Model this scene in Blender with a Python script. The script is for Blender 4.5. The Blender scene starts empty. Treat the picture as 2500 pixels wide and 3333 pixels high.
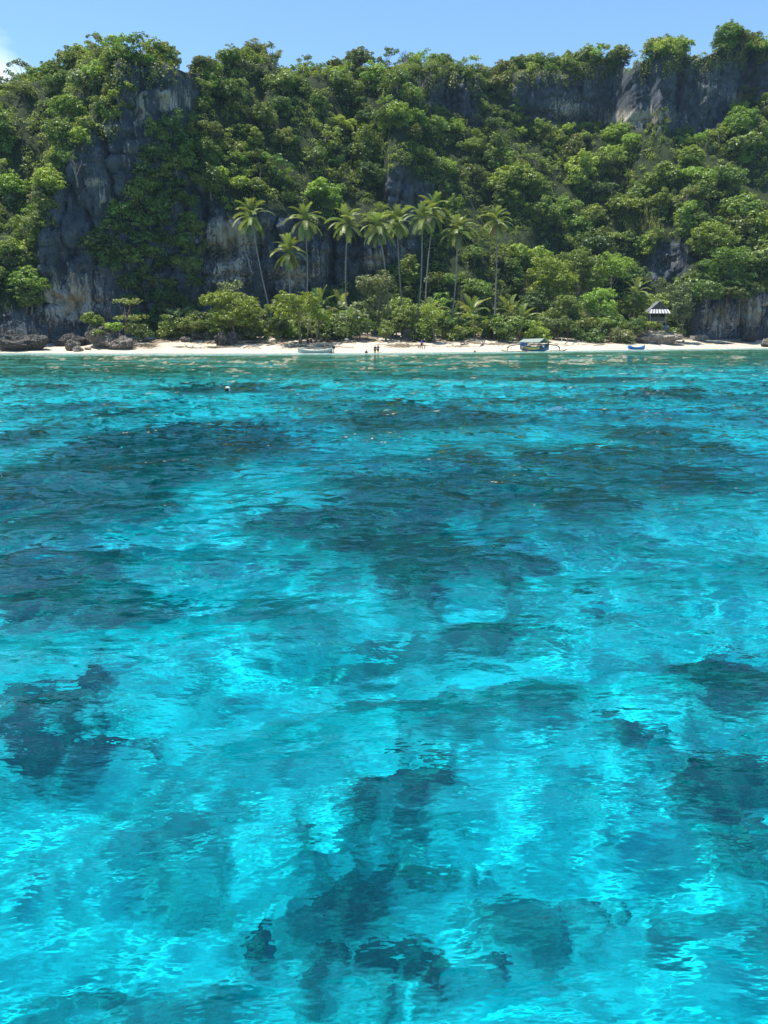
import bpy, bmesh, math, random
import numpy as np
from mathutils import Vector, Matrix, Quaternion

# ------------------------------------------------------------------ camera, sky, sun, exposure
SC = bpy.context.scene
COL = SC.collection
CAM_H, PITCH, VFOV = 3.2, 13.3, 68.0
cam = bpy.data.cameras.new('camera')
cam_o = bpy.data.objects.new('camera', cam)
COL.objects.link(cam_o)
SC.camera = cam_o
cam.sensor_fit = 'VERTICAL'
cam.sensor_height = 36
cam.lens = 18 / math.tan(math.radians(VFOV / 2))
cam.clip_end = 12000
cam_o.location = (0, 0, CAM_H)
cam_o.rotation_euler = (math.radians(90 - PITCH), 0, 0)

SUN_DIR = Vector((-0.27, 0.05, 0.96)).normalized()      # towards the sun
SUN_EL = math.asin(SUN_DIR.z)
SUN_AZ = math.atan2(SUN_DIR.x, SUN_DIR.y)
world = bpy.data.worlds.new('World')
SC.world = world
world.use_nodes = True
WN, WL = world.node_tree.nodes, world.node_tree.links
bg = WN['Background']
bg.inputs[1].default_value = 0.097
sky = WN.new('ShaderNodeTexSky')
sky.sky_type = 'NISHITA'
sky.sun_disc = False
sky.sun_elevation = SUN_EL
sky.sun_rotation = SUN_AZ
sky.air_density, sky.dust_density, sky.ozone_density = 1.1, 0.15, 3.0
tint = WN.new('ShaderNodeMixRGB'); tint.blend_type = 'MULTIPLY'; tint.inputs[0].default_value = 1
tint.inputs[2].default_value = (0.96, 1.14, 1.22, 1)
WL.new(sky.outputs[0], tint.inputs[1])
# thin scattered clouds low in the sky, one of them by the left end of the ridge
tc = WN.new('ShaderNodeTexCoord')
mp = WN.new('ShaderNodeMapping'); mp.inputs['Scale'].default_value = (1, 1, 2.6); mp.inputs['Location'].default_value = (0.35, 0.1, 0.22)
WL.new(tc.outputs['Generated'], mp.inputs[0])
nz = WN.new('ShaderNodeTexNoise'); nz.inputs['Scale'].default_value = 3.4; nz.inputs['Detail'].default_value = 7; nz.inputs['Roughness'].default_value = 0.56
WL.new(mp.outputs[0], nz.inputs['Vector'])
dot = WN.new('ShaderNodeVectorMath'); dot.operation = 'DISTANCE'
WL.new(tc.outputs['Generated'], dot.inputs[0])
dot.inputs[1].default_value = Vector((-0.415, 0.88, 0.258)).normalized()
blob = WN.new('ShaderNodeMapRange'); blob.inputs[1].default_value = 0.075; blob.inputs[2].default_value = 0.0
blob.inputs[3].default_value = 0; blob.inputs[4].default_value = 0.42
WL.new(dot.outputs['Value'], blob.inputs[0])
ad = WN.new('ShaderNodeMath'); ad.operation = 'ADD'
WL.new(nz.outputs['Fac'], ad.inputs[0]); WL.new(blob.outputs[0], ad.inputs[1])
cr = WN.new('ShaderNodeMapRange'); cr.inputs[1].default_value = 0.66; cr.inputs[2].default_value = 0.92; cr.clamp = True
cr.inputs[4].default_value = 0.85
WL.new(ad.outputs[0], cr.inputs[0])
cm = WN.new('ShaderNodeMixRGB')
cm.inputs[2].default_value = (7.2, 8.3, 9.3, 1)
WL.new(cr.outputs[0], cm.inputs[0]); WL.new(tint.outputs[0], cm.inputs[1])
WL.new(cm.outputs[0], bg.inputs[0])

sun = bpy.data.lights.new('sun', 'SUN')
sun.energy = 5.0
sun.angle = math.radians(0.55)
sun.color = (1.0, 0.95, 0.86)
sun_o = bpy.data.objects.new('sun', sun)
COL.objects.link(sun_o)
sun_o.rotation_euler = SUN_DIR.to_track_quat('Z', 'Y').to_euler()
sun_o.location = (-60, 40, 150)
sun.cycles.is_caustics_light = True                    # sunlight refracted onto the seabed

SC.view_settings.view_transform = 'Standard'
SC.view_settings.look = 'None'
SC.view_settings.exposure = 0.85
SC.view_settings.gamma = 1
SC.view_settings.use_curve_mapping = False
cy = SC.cycles
cy.max_bounces = 8
cy.transparent_max_bounces = 8
cy.diffuse_bounces = 3
cy.glossy_bounces = 3
cy.transmission_bounces = 5
cy.caustics_refractive = True
cy.caustics_reflective = False
cy.sample_clamp_indirect = 8
cy.use_denoising = True
try:
    cy.denoiser = 'OPENIMAGEDENOISE'
    cy.denoising_input_passes = 'RGB_ALBEDO_NORMAL'
    cy.denoising_prefilter = 'ACCURATE'
except Exception:
    pass

# ------------------------------------------------------------------ helpers: projection, noise, meshes
F = 1666.5 / math.tan(math.radians(VFOV / 2))           # the photograph is 2500 x 3333
CP, SP = math.cos(math.radians(PITCH)), math.sin(math.radians(PITCH))
rng = np.random.default_rng(11)
rnd = random.Random(5)


def proj(x, y, z):
    zf = y * CP - (z - CAM_H) * SP
    yu = y * SP + (z - CAM_H) * CP
    return 1250 + F * x / zf, 1666.5 - F * yu / zf


def ray(px, py):
    a, b = (px - 1250) / F, (1666.5 - py) / F
    return np.array([a, CP + b * SP, -SP + b * CP])


def at(px, py, Y):
    d = ray(px, py)
    t = Y / d[1]
    return Vector((d[0] * t, Y, CAM_H + d[2] * t))


def unit_(v):
    return v / np.maximum(np.linalg.norm(v, axis=-1, keepdims=True), 1e-9)


def sstep(a, b, x):
    t = np.clip((x - a) / (b - a), 0, 1)
    return t * t * (3 - 2 * t)


_P = rng.permutation(256)
_P = np.concatenate([_P, _P, _P])
_G = rng.normal(size=(256, 3))
_G /= np.linalg.norm(_G, axis=1)[:, None]


def pnoise(x, y, z=0.0):
    x, y, z = np.broadcast_arrays(np.asarray(x, float), np.asarray(y, float), np.asarray(z, float))
    xi, yi, zi = np.floor(x).astype(int), np.floor(y).astype(int), np.floor(z).astype(int)
    xf, yf, zf = x - xi, y - yi, z - zi
    u, v, w = [t * t * t * (t * (t * 6 - 15) + 10) for t in (xf, yf, zf)]
    xi, yi, zi = xi & 255, yi & 255, zi & 255
    out = 0
    for dx in (0, 1):
        for dy in (0, 1):
            for dz in (0, 1):
                g = _G[_P[_P[_P[xi + dx] + yi + dy] + zi + dz]]
                d = g[..., 0] * (xf - dx) + g[..., 1] * (yf - dy) + g[..., 2] * (zf - dz)
                out = out + d * (u if dx else 1 - u) * (v if dy else 1 - v) * (w if dz else 1 - w)
    return out * 1.5


def fbm(x, y, z=0.0, o=4, g=0.5):
    s, a, f = 0, 1, 1
    for i in range(o):
        s = s + a * pnoise(np.asarray(x) * f + 7.3 * i, np.asarray(y) * f - 3.1 * i, np.asarray(z) * f + 1.7 * i)
        a *= g
        f *= 2.03
    return s


def mesh_np(name, v, f, mat=None, smooth=False, attrs=None):
    """v (n,3), f (m,3|4) -> mesh data block"""
    v, f = np.asarray(v, np.float32), np.asarray(f, np.int32)
    me = bpy.data.meshes.new(name)
    me.vertices.add(len(v))
    me.vertices.foreach_set('co', v.ravel())
    k = f.shape[1]
    me.loops.add(f.size)
    me.loops.foreach_set('vertex_index', f.ravel())
    me.polygons.add(len(f))
    me.polygons.foreach_set('loop_start', np.arange(0, f.size, k, dtype=np.int32))
    me.update(calc_edges=True)
    if mat:
        me.materials.append(mat)
    if smooth:
        me.shade_smooth()
    for n, a in (attrs or {}).items():
        at_ = me.attributes.new(n, 'FLOAT', 'POINT')
        at_.data.foreach_set('value', np.asarray(a, np.float32).ravel())
    return me


def link(name, me, parent=None, loc=None):
    o = bpy.data.objects.new(name, me)
    COL.objects.link(o)
    if parent:
        o.parent = parent
    if loc is not None:
        o.location = loc
    return o


def tag(o, label, cat, group=None):
    o['label'] = label
    o['category'] = cat
    if group:
        o['group'] = group
    return o


def thing(name, label, cat, loc=(0, 0, 0), rz=0, group=None, sc=1):
    o = bpy.data.objects.new(name, None)
    COL.objects.link(o)
    o.location = loc
    o.rotation_euler = (0, 0, rz)
    o.scale = (sc, sc, sc)
    o.empty_display_size = 0.5
    return tag(o, label, cat, group)


def grid_faces(nr, nc):
    i = np.arange(nc - 1)[None] + nc * np.arange(nr - 1)[:, None]
    return np.stack([i, i + 1, i + nc + 1, i + nc], -1).reshape(-1, 4)


class MB:
    """collects boxes, tubes and lofts, then links them as ONE mesh object"""
    def __init__(self):
        self.v, self.f = [], []

    def box(self, c, s, rot=None):
        b = len(self.v)
        for dz in (-1, 1):
            for dx, dy in ((-1, -1), (1, -1), (1, 1), (-1, 1)):
                p = Vector((dx * s[0] / 2, dy * s[1] / 2, dz * s[2] / 2))
                if rot:
                    p = rot @ p
                self.v.append(tuple(p + Vector(c)))
        self.f += [tuple(b + i for i in q) for q in ((3, 2, 1, 0), (4, 5, 6, 7), (0, 1, 5, 4), (1, 2, 6, 5), (2, 3, 7, 6), (3, 0, 4, 7))]
        return self

    def tube(self, pts, rads, n=6, cap=True):
        pts = [Vector(p) for p in pts]
        b = len(self.v)
        if not hasattr(rads, '__len__'):
            rads = [rads] * len(pts)
        ref = None
        for i, p in enumerate(pts):
            d = (pts[min(i + 1, len(pts) - 1)] - pts[max(i - 1, 0)]).normalized()
            if ref is None:
                ref = d.orthogonal().normalized()
            ref = (ref - d * ref.dot(d)).normalized()
            s = d.cross(ref)
            for k in range(n):
                a = 2 * math.pi * k / n
                self.v.append(tuple(p + (ref * math.cos(a) + s * math.sin(a)) * rads[i]))
        for i in range(len(pts) - 1):
            for k in range(n):
                self.f.append((b + i * n + k, b + i * n + (k + 1) % n, b + (i + 1) * n + (k + 1) % n, b + (i + 1) * n + k))
        if cap:
            self.f.append(tuple(b + k for k in reversed(range(n))))
            self.f.append(tuple(b + (len(pts) - 1) * n + k for k in range(n)))
        return self

    def loft(self, secs, close=False):
        b = len(self.v)
        n = len(secs[0])
        for s in secs:
            self.v += [tuple(p) for p in s]
        for i in range(len(secs) - 1):
            for k in range(n if close else n - 1):
                self.f.append((b + i * n + k, b + i * n + (k + 1) % n, b + (i + 1) * n + (k + 1) % n, b + (i + 1) * n + k))
        return self

    def poly(self, pts):
        b = len(self.v)
        self.v += [tuple(p) for p in pts]
        self.f.append(tuple(range(b, b + len(pts))))
        return self

    def slab(self, pts, t):
        """a polygon given thickness t along its normal"""
        pts = [Vector(p) for p in pts]
        nrm = (pts[1] - pts[0]).cross(pts[2] - pts[0]).normalized() * t
        b, n = len(self.v), len(pts)
        self.v += [tuple(p) for p in pts] + [tuple(p - nrm) for p in pts]
        self.f.append(tuple(range(b, b + n)))
        self.f.append(tuple(reversed(range(b + n, b + 2 * n))))
        for k in range(n):
            j = (k + 1) % n
            self.f.append((b + j, b + k, b + n + k, b + n + j))
        return self

    def mesh(self, name, mat=None, smooth=False):
        me = bpy.data.meshes.new(name)
        me.from_pydata(self.v, [], self.f)
        me.update()
        if mat:
            me.materials.append(mat)
        if smooth:
            me.shade_smooth()
        return me

    def build(self, name, mat=None, parent=None, smooth=False, loc=None):
        return link(name, self.mesh(name, mat, smooth), parent, loc)


# ------------------------------------------------------------------ materials
def new_mat(name):
    m = bpy.data.materials.new(name)
    m.use_nodes = True
    return m, m.node_tree.nodes, m.node_tree.links


def N(nodes, kind, **kw):
    n = nodes.new(kind)
    for k, v in kw.items():
        if k in n.inputs:
            n.inputs[k].default_value = v
        else:
            setattr(n, k, v)
    return n


def ramp(nodes, stops):
    r = nodes.new('ShaderNodeValToRGB')
    e = r.color_ramp.elements
    while len(e) < len(stops):
        e.new(0.5)
    for i, (p, c) in enumerate(stops):
        e[i].position = p
        e[i].color = (*c, 1) if len(c) == 3 else c
    return r


def noisy(name, c1, c2, scale=2.0, rough=0.8, bump=0.3, stretch=(1, 1, 1), detail=5, metal=0, spec=0.3):
    """a surface that wanders between two colours, with fine relief"""
    m, n, l = new_mat(name)
    b = n['Principled BSDF']
    b.inputs['Roughness'].default_value = rough
    b.inputs['Metallic'].default_value = metal
    b.inputs['Specular IOR Level'].default_value = spec
    t = n.new('ShaderNodeTexCoord')
    mp = N(n, 'ShaderNodeMapping'); mp.inputs['Scale'].default_value = stretch
    l.new(t.outputs['Object'], mp.inputs[0])
    z = N(n, 'ShaderNodeTexNoise', Scale=scale, Detail=detail, Roughness=0.6)
    l.new(mp.outputs[0], z.inputs['Vector'])
    r = ramp(n, [(0.35, c1), (0.65, c2)])
    l.new(z.outputs['Fac'], r.inputs[0])
    l.new(r.outputs[0], b.inputs['Base Color'])
    if bump:
        bp = N(n, 'ShaderNodeBump', Strength=bump, Distance=0.1)
        l.new(z.outputs['Fac'], bp.inputs['Height'])
        l.new(bp.outputs[0], b.inputs['Normal'])
    return m


def leaf_mat(name, c, c2, trans=0.35, gloss=0.035, rgh=0.45, tone=False):
    c, c2 = [(k[0] * 1.82, k[1] * 1.68, k[2] * 1.5) for k in (c, c2)]
    """thin leaves: each leaf its own shade, some light passing through"""
    m, n, l = new_mat(name)
    n.remove(n['Principled BSDF'])
    out = n['Material Output']
    c, c2 = tuple(q * .78 for q in c), tuple(q * 1.18 for q in c2)
    g = n.new('ShaderNodeNewGeometry')
    oi = n.new('ShaderNodeObjectInfo')
    mix = N(n, 'ShaderNodeMixRGB'); mix.inputs[1].default_value = (*c, 1); mix.inputs[2].default_value = (*c2, 1)
    l.new(g.outputs['Random Per Island'], mix.inputs[0])
    hs = n.new('ShaderNodeHueSaturation')
    mr = N(n, 'ShaderNodeMapRange'); mr.inputs[3].default_value = 0.478; mr.inputs[4].default_value = 0.515
    l.new(oi.outputs['Random'], mr.inputs[0]); l.new(mr.outputs[0], hs.inputs['Hue'])
    vr = N(n, 'ShaderNodeMath', operation='MULTIPLY_ADD'); vr.inputs[1].default_value = 7.31; vr.inputs[2].default_value = 0.17
    fr = N(n, 'ShaderNodeMath', operation='FRACT')
    l.new(oi.outputs['Random'], vr.inputs[0]); l.new(vr.outputs[0], fr.inputs[0])
    mv = N(n, 'ShaderNodeMapRange'); mv.inputs[3].default_value = 0.72; mv.inputs[4].default_value = 1.3
    l.new(fr.outputs[0], mv.inputs[0]); l.new(mv.outputs[0], hs.inputs['Value'])
    src = mix.outputs[0]
    if tone:                                             # each mound of undergrowth its own shade
        at_ = n.new('ShaderNodeAttribute'); at_.attribute_name = 'tone'
        tm = N(n, 'ShaderNodeMixRGB'); tm.inputs[1].default_value = (*[q * 0.75 for q in c], 1); tm.inputs[2].default_value = (c2[0] * 1.35, c2[1] * 1.2, c2[2], 1)
        l.new(at_.outputs['Fac'], tm.inputs[0])
        t2 = N(n, 'ShaderNodeMixRGB'); t2.inputs[0].default_value = 0.55
        l.new(src, t2.inputs[1]); l.new(tm.outputs[0], t2.inputs[2])
        src = t2.outputs[0]
    l.new(src, hs.inputs['Color'])
    d = n.new('ShaderNodeBsdfDiffuse'); tr = n.new('ShaderNodeBsdfTranslucent'); gl = N(n, 'ShaderNodeBsdfGlossy', Roughness=rgh)
    tg = N(n, 'ShaderNodeMixRGB', blend_type='MULTIPLY'); tg.inputs[0].default_value = 1; tg.inputs[2].default_value = (1.25, 1.15, 0.55, 1)
    l.new(hs.outputs[0], tg.inputs[1])
    l.new(hs.outputs[0], d.inputs[0]); l.new(tg.outputs[0], tr.inputs[0])
    m1 = N(n, 'ShaderNodeMixShader'); m1.inputs[0].default_value = trans
    l.new(d.outputs[0], m1.inputs[1]); l.new(tr.outputs[0], m1.inputs[2])
    m2 = N(n, 'ShaderNodeMixShader'); m2.inputs[0].default_value = gloss
    l.new(m1.outputs[0], m2.inputs[1]); l.new(gl.outputs[0], m2.inputs[2])
    l.new(m2.outputs[0], out.inputs['Surface'])
    return m


LEAF = {
    'yellow green': leaf_mat('leaf_yellow_green', (0.100, 0.158, 0.026), (0.148, 0.205, 0.036), 0.40),
    'bright green': leaf_mat('leaf_bright_green', (0.085, 0.155, 0.026), (0.140, 0.220, 0.040), 0.38),
    'mid green': leaf_mat('leaf_mid_green', (0.062, 0.112, 0.026), (0.110, 0.165, 0.040), 0.34),
    'dark green': leaf_mat('leaf_dark_green', (0.036, 0.076, 0.022), (0.070, 0.118, 0.032), 0.30),
    'olive green': leaf_mat('leaf_olive', (0.074, 0.112, 0.030), (0.122, 0.162, 0.046), 0.34),
    'grey green': leaf_mat('leaf_grey_green', (0.085, 0.125, 0.055), (0.130, 0.165, 0.080), 0.28, 0.03),
}
PALM_LEAF = leaf_mat('palm_frond_green', (0.066, 0.112, 0.028), (0.115, 0.165, 0.045), 0.40, 0.045, 0.45)
PALM_DRY = leaf_mat('palm_frond_dry', (0.19, 0.135, 0.05), (0.27, 0.20, 0.07), 0.3)
PALM_PALE = leaf_mat('palm_frond_pale', (0.095, 0.150, 0.042), (0.145, 0.205, 0.068), 0.40, 0.05, 0.45)
GRASS = leaf_mat('grass_blades', (0.125, 0.150, 0.036), (0.210, 0.220, 0.062), 0.35)
UNDER = leaf_mat('undergrowth_leaves', (0.045, 0.085, 0.022), (0.105, 0.150, 0.040), 0.32, 0.02, 0.5, True)
BARK = noisy('bark', (0.10, 0.085, 0.065), (0.22, 0.19, 0.15), 3, 0.9, 0.5, (1, 1, 0.3))
PALM_BARK = noisy('palm_bark', (0.17, 0.15, 0.125), (0.33, 0.30, 0.26), 5, 0.9, 0.5, (0.3, 0.3, 3))
WOOD = noisy('grey_wood', (0.16, 0.135, 0.105), (0.34, 0.30, 0.25), 4, 0.85, 0.4, (1, 1, 1))
DRIFT = noisy('driftwood', (0.13, 0.105, 0.08), (0.36, 0.32, 0.27), 3, 0.9, 0.5)
DRIFT_D = noisy('dark_driftwood', (0.06, 0.045, 0.035), (0.15, 0.12, 0.095), 3, 0.9, 0.5)


def rock_mat(name, dark, mid, pale, ochre, use_attr=False, scale=1.0):
    """weathered limestone: dark crust, vertical pale streaks, ochre patches"""
    m, n, l = new_mat(name)
    b = n['Principled BSDF']
    b.inputs['Roughness'].default_value = 0.92
    b.inputs['Specular IOR Level'].default_value = 0.2
    t = n.new('ShaderNodeTexCoord')
    geo = n.new('ShaderNodeNewGeometry')
    src = geo.outputs['Position']
    z1 = N(n, 'ShaderNodeTexNoise', Scale=0.35 * scale, Detail=8, Roughness=0.62)
    l.new(src, z1.inputs['Vector'])
    mp = N(n, 'ShaderNodeMapping'); mp.inputs['Scale'].default_value = (1.5 * scale, 1.5 * scale, 0.11 * scale)
    l.new(src, mp.inputs[0])
    z2 = N(n, 'ShaderNodeTexNoise', Scale=1.0, Detail=6, Roughness=0.65, Distortion=0.4)
    l.new(mp.outputs[0], z2.inputs['Vector'])
    z3 = N(n, 'ShaderNodeTexNoise', Scale=(2.6 if use_attr else 1.6 * scale), Detail=9, Roughness=0.7)
    l.new(src, z3.inputs['Vector'])
    r1 = ramp(n, [(0.32, dark), (0.68, mid)])
    l.new(z1.outputs['Fac'], r1.inputs[0])
    # streaks and fresh faces
    s = N(n, 'ShaderNodeMath', operation='ADD')
    l.new(z2.outputs['Fac'], s.inputs[0])
    if use_attr:
        a = n.new('ShaderNodeAttribute'); a.attribute_name = 'pale'
        k = N(n, 'ShaderNodeMath', operation='MULTIPLY_ADD'); k.inputs[1].default_value = 0.36; k.inputs[2].default_value = -0.075
        l.new(a.outputs['Fac'], k.inputs[0]); l.new(k.outputs[0], s.inputs[1])
    else:
        s.inputs[1].default_value = 0.08
    s2 = N(n, 'ShaderNodeMath', operation='MULTIPLY_ADD'); s2.inputs[1].default_value = 0.6; s2.inputs[2].default_value = -0.30
    l.new(z3.outputs['Fac'], s2.inputs[0])
    s3 = N(n, 'ShaderNodeMath', operation='ADD'); l.new(s.outputs[0], s3.inputs[0]); l.new(s2.outputs[0], s3.inputs[1])
    rs = ramp(n, [(0.56, (0, 0, 0)), (0.72, (1, 1, 1))])
    l.new(s3.outputs[0], rs.inputs[0])
    pc = N(n, 'ShaderNodeMixRGB'); pc.inputs[1].default_value = (*pale, 1); pc.inputs[2].default_value = (*ochre, 1)
    ro = ramp(n, [(0.45, (0, 0, 0)), (0.62, (1, 1, 1))])
    l.new(z1.outputs['Fac'], ro.inputs[0]); l.new(ro.outputs[0], pc.inputs[0])
    mx = N(n, 'ShaderNodeMixRGB')
    l.new(rs.outputs[0], mx.inputs[0]); l.new(r1.outputs[0], mx.inputs[1]); l.new(pc.outputs[0], mx.inputs[2])
    last = mx.outputs[0]
    if use_attr:
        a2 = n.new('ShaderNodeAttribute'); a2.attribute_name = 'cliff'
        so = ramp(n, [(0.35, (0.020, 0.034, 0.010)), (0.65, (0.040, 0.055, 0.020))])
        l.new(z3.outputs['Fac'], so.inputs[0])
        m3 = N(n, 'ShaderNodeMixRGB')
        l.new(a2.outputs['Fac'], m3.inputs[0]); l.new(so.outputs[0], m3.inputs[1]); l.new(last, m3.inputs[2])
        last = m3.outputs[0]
    l.new(last, b.inputs['Base Color'])
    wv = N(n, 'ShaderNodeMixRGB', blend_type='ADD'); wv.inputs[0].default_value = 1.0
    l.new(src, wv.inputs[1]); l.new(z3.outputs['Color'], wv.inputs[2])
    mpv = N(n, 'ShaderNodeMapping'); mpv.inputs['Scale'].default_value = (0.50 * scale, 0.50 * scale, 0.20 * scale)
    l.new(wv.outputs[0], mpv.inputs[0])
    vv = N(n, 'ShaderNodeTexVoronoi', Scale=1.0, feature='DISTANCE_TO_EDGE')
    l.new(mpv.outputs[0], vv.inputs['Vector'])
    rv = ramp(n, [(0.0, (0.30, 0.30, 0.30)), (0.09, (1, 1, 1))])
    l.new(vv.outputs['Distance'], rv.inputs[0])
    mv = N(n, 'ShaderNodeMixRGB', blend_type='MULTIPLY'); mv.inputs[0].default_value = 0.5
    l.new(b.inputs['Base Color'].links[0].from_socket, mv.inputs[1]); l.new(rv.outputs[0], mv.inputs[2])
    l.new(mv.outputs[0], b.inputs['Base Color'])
    ad = N(n, 'ShaderNodeMath', operation='ADD'); l.new(z3.outputs['Fac'], ad.inputs[0]); l.new(z2.outputs['Fac'], ad.inputs[1])
    bp = N(n, 'ShaderNodeBump', Strength=0.9, Distance=0.5 / scale)
    l.new(ad.outputs[0], bp.inputs['Height']); l.new(bp.outputs[0], b.inputs['Normal'])
    return m


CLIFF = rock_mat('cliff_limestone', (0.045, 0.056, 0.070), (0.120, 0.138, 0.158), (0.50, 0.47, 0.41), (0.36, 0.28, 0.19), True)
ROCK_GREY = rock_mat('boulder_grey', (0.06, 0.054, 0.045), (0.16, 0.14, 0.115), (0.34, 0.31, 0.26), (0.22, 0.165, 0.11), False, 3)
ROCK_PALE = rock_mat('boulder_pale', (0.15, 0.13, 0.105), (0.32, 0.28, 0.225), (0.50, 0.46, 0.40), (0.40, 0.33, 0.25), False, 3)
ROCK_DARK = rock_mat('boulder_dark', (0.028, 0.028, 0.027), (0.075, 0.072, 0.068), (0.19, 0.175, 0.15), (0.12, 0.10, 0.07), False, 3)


def sand_mat(name, reefy):
    m, n, l = new_mat(name)
    b = n['Principled BSDF']
    b.inputs['Roughness'].default_value = 0.95
    b.inputs['Specular IOR Level'].default_value = 0.1
    g = n.new('ShaderNodeNewGeometry')
    z = N(n, 'ShaderNodeTexNoise', Scale=0.9, Detail=8, Roughness=0.65)
    l.new(g.outputs['Position'], z.inputs['Vector'])
    if reefy:
        z.inputs['Scale'].default_value = 1.3; z.inputs['Detail'].default_value = 10; z.inputs['Roughness'].default_value = 0.74
        r = ramp(n, [(0.36, (0.30, 0.29, 0.24)), (0.46, (0.62, 0.59, 0.52)), (0.58, (0.84, 0.81, 0.73))])
        l.new(z.outputs['Fac'], r.inputs[0])
        a = n.new('ShaderNodeAttribute'); a.attribute_name = 'reef'
        z2 = N(n, 'ShaderNodeTexNoise', Scale=3.2, Detail=8, Roughness=0.74)
        l.new(g.outputs['Position'], z2.inputs['Vector'])
        vo = N(n, 'ShaderNodeTexVoronoi', Scale=1.5)
        l.new(g.outputs['Position'], vo.inputs['Vector'])
        rc = ramp(n, [(0.34, (0.012, 0.020, 0.018)), (0.48, (0.050, 0.060, 0.040)), (0.62, (0.34, 0.31, 0.21))])
        l.new(z2.outputs['Fac'], rc.inputs[0])
        # the edge of the reef is ragged
        e = N(n, 'ShaderNodeMath', operation='MULTIPLY_ADD'); e.inputs[1].default_value = 0.55; e.inputs[2].default_value = -0.275
        l.new(z2.outputs['Fac'], e.inputs[0])
        e2 = N(n, 'ShaderNodeMath', operation='ADD'); l.new(e.outputs[0], e2.inputs[0]); l.new(a.outputs['Fac'], e2.inputs[1])
        re = ramp(n, [(0.16, (0, 0, 0)), (0.70, (1, 1, 1))]); l.new(e2.outputs[0], re.inputs[0])
        mx = N(n, 'ShaderNodeMixRGB'); l.new(re.outputs[0], mx.inputs[0]); l.new(r.outputs[0], mx.inputs[1]); l.new(rc.outputs[0], mx.inputs[2])
        # sea grass on the shallow flat
        a2 = n.new('ShaderNodeAttribute'); a2.attribute_name = 'weed'
        mw = N(n, 'ShaderNodeMixRGB'); mw.inputs[2].default_value = (0.115, 0.140, 0.050, 1)
        l.new(a2.outputs['Fac'], mw.inputs[0]); l.new(mx.outputs[0], mw.inputs[1])
        l.new(mw.outputs[0], b.inputs['Base Color'])
        h = z2.outputs['Fac']; dist = 0.35
    else:
        r = ramp(n, [(0.3, (0.34, 0.295, 0.22)), (0.62, (0.54, 0.485, 0.385))])
        l.new(z.outputs['Fac'], r.inputs[0])
        a = n.new('ShaderNodeAttribute'); a.attribute_name = 'litter_shade'  # upper sand darkened for leaf litter and for painted-in shade of the overhanging trees
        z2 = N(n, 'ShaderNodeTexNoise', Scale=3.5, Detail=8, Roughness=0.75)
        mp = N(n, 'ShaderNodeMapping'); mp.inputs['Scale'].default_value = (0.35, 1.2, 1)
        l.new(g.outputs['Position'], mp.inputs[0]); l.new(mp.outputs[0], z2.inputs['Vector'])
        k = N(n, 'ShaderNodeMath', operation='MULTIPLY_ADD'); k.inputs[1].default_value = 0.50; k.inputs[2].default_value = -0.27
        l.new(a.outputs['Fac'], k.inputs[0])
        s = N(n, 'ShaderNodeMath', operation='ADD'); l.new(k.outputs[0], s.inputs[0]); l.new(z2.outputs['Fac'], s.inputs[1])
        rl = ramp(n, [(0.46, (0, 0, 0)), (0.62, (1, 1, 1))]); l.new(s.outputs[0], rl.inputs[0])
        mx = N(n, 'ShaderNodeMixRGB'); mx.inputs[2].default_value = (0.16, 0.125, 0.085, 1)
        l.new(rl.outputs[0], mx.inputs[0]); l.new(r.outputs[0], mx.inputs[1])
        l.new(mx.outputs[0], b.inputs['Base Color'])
        h = z2.outputs['Fac']; dist = 0.08
    bp = N(n, 'ShaderNodeBump', Strength=0.6, Distance=dist)
    l.new(h, bp.inputs['Height']); l.new(bp.outputs[0], b.inputs['Normal'])
    return m


SEABED = sand_mat('seabed_sand_and_reef', True)
BEACH = sand_mat('white_coral_sand', False)


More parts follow.
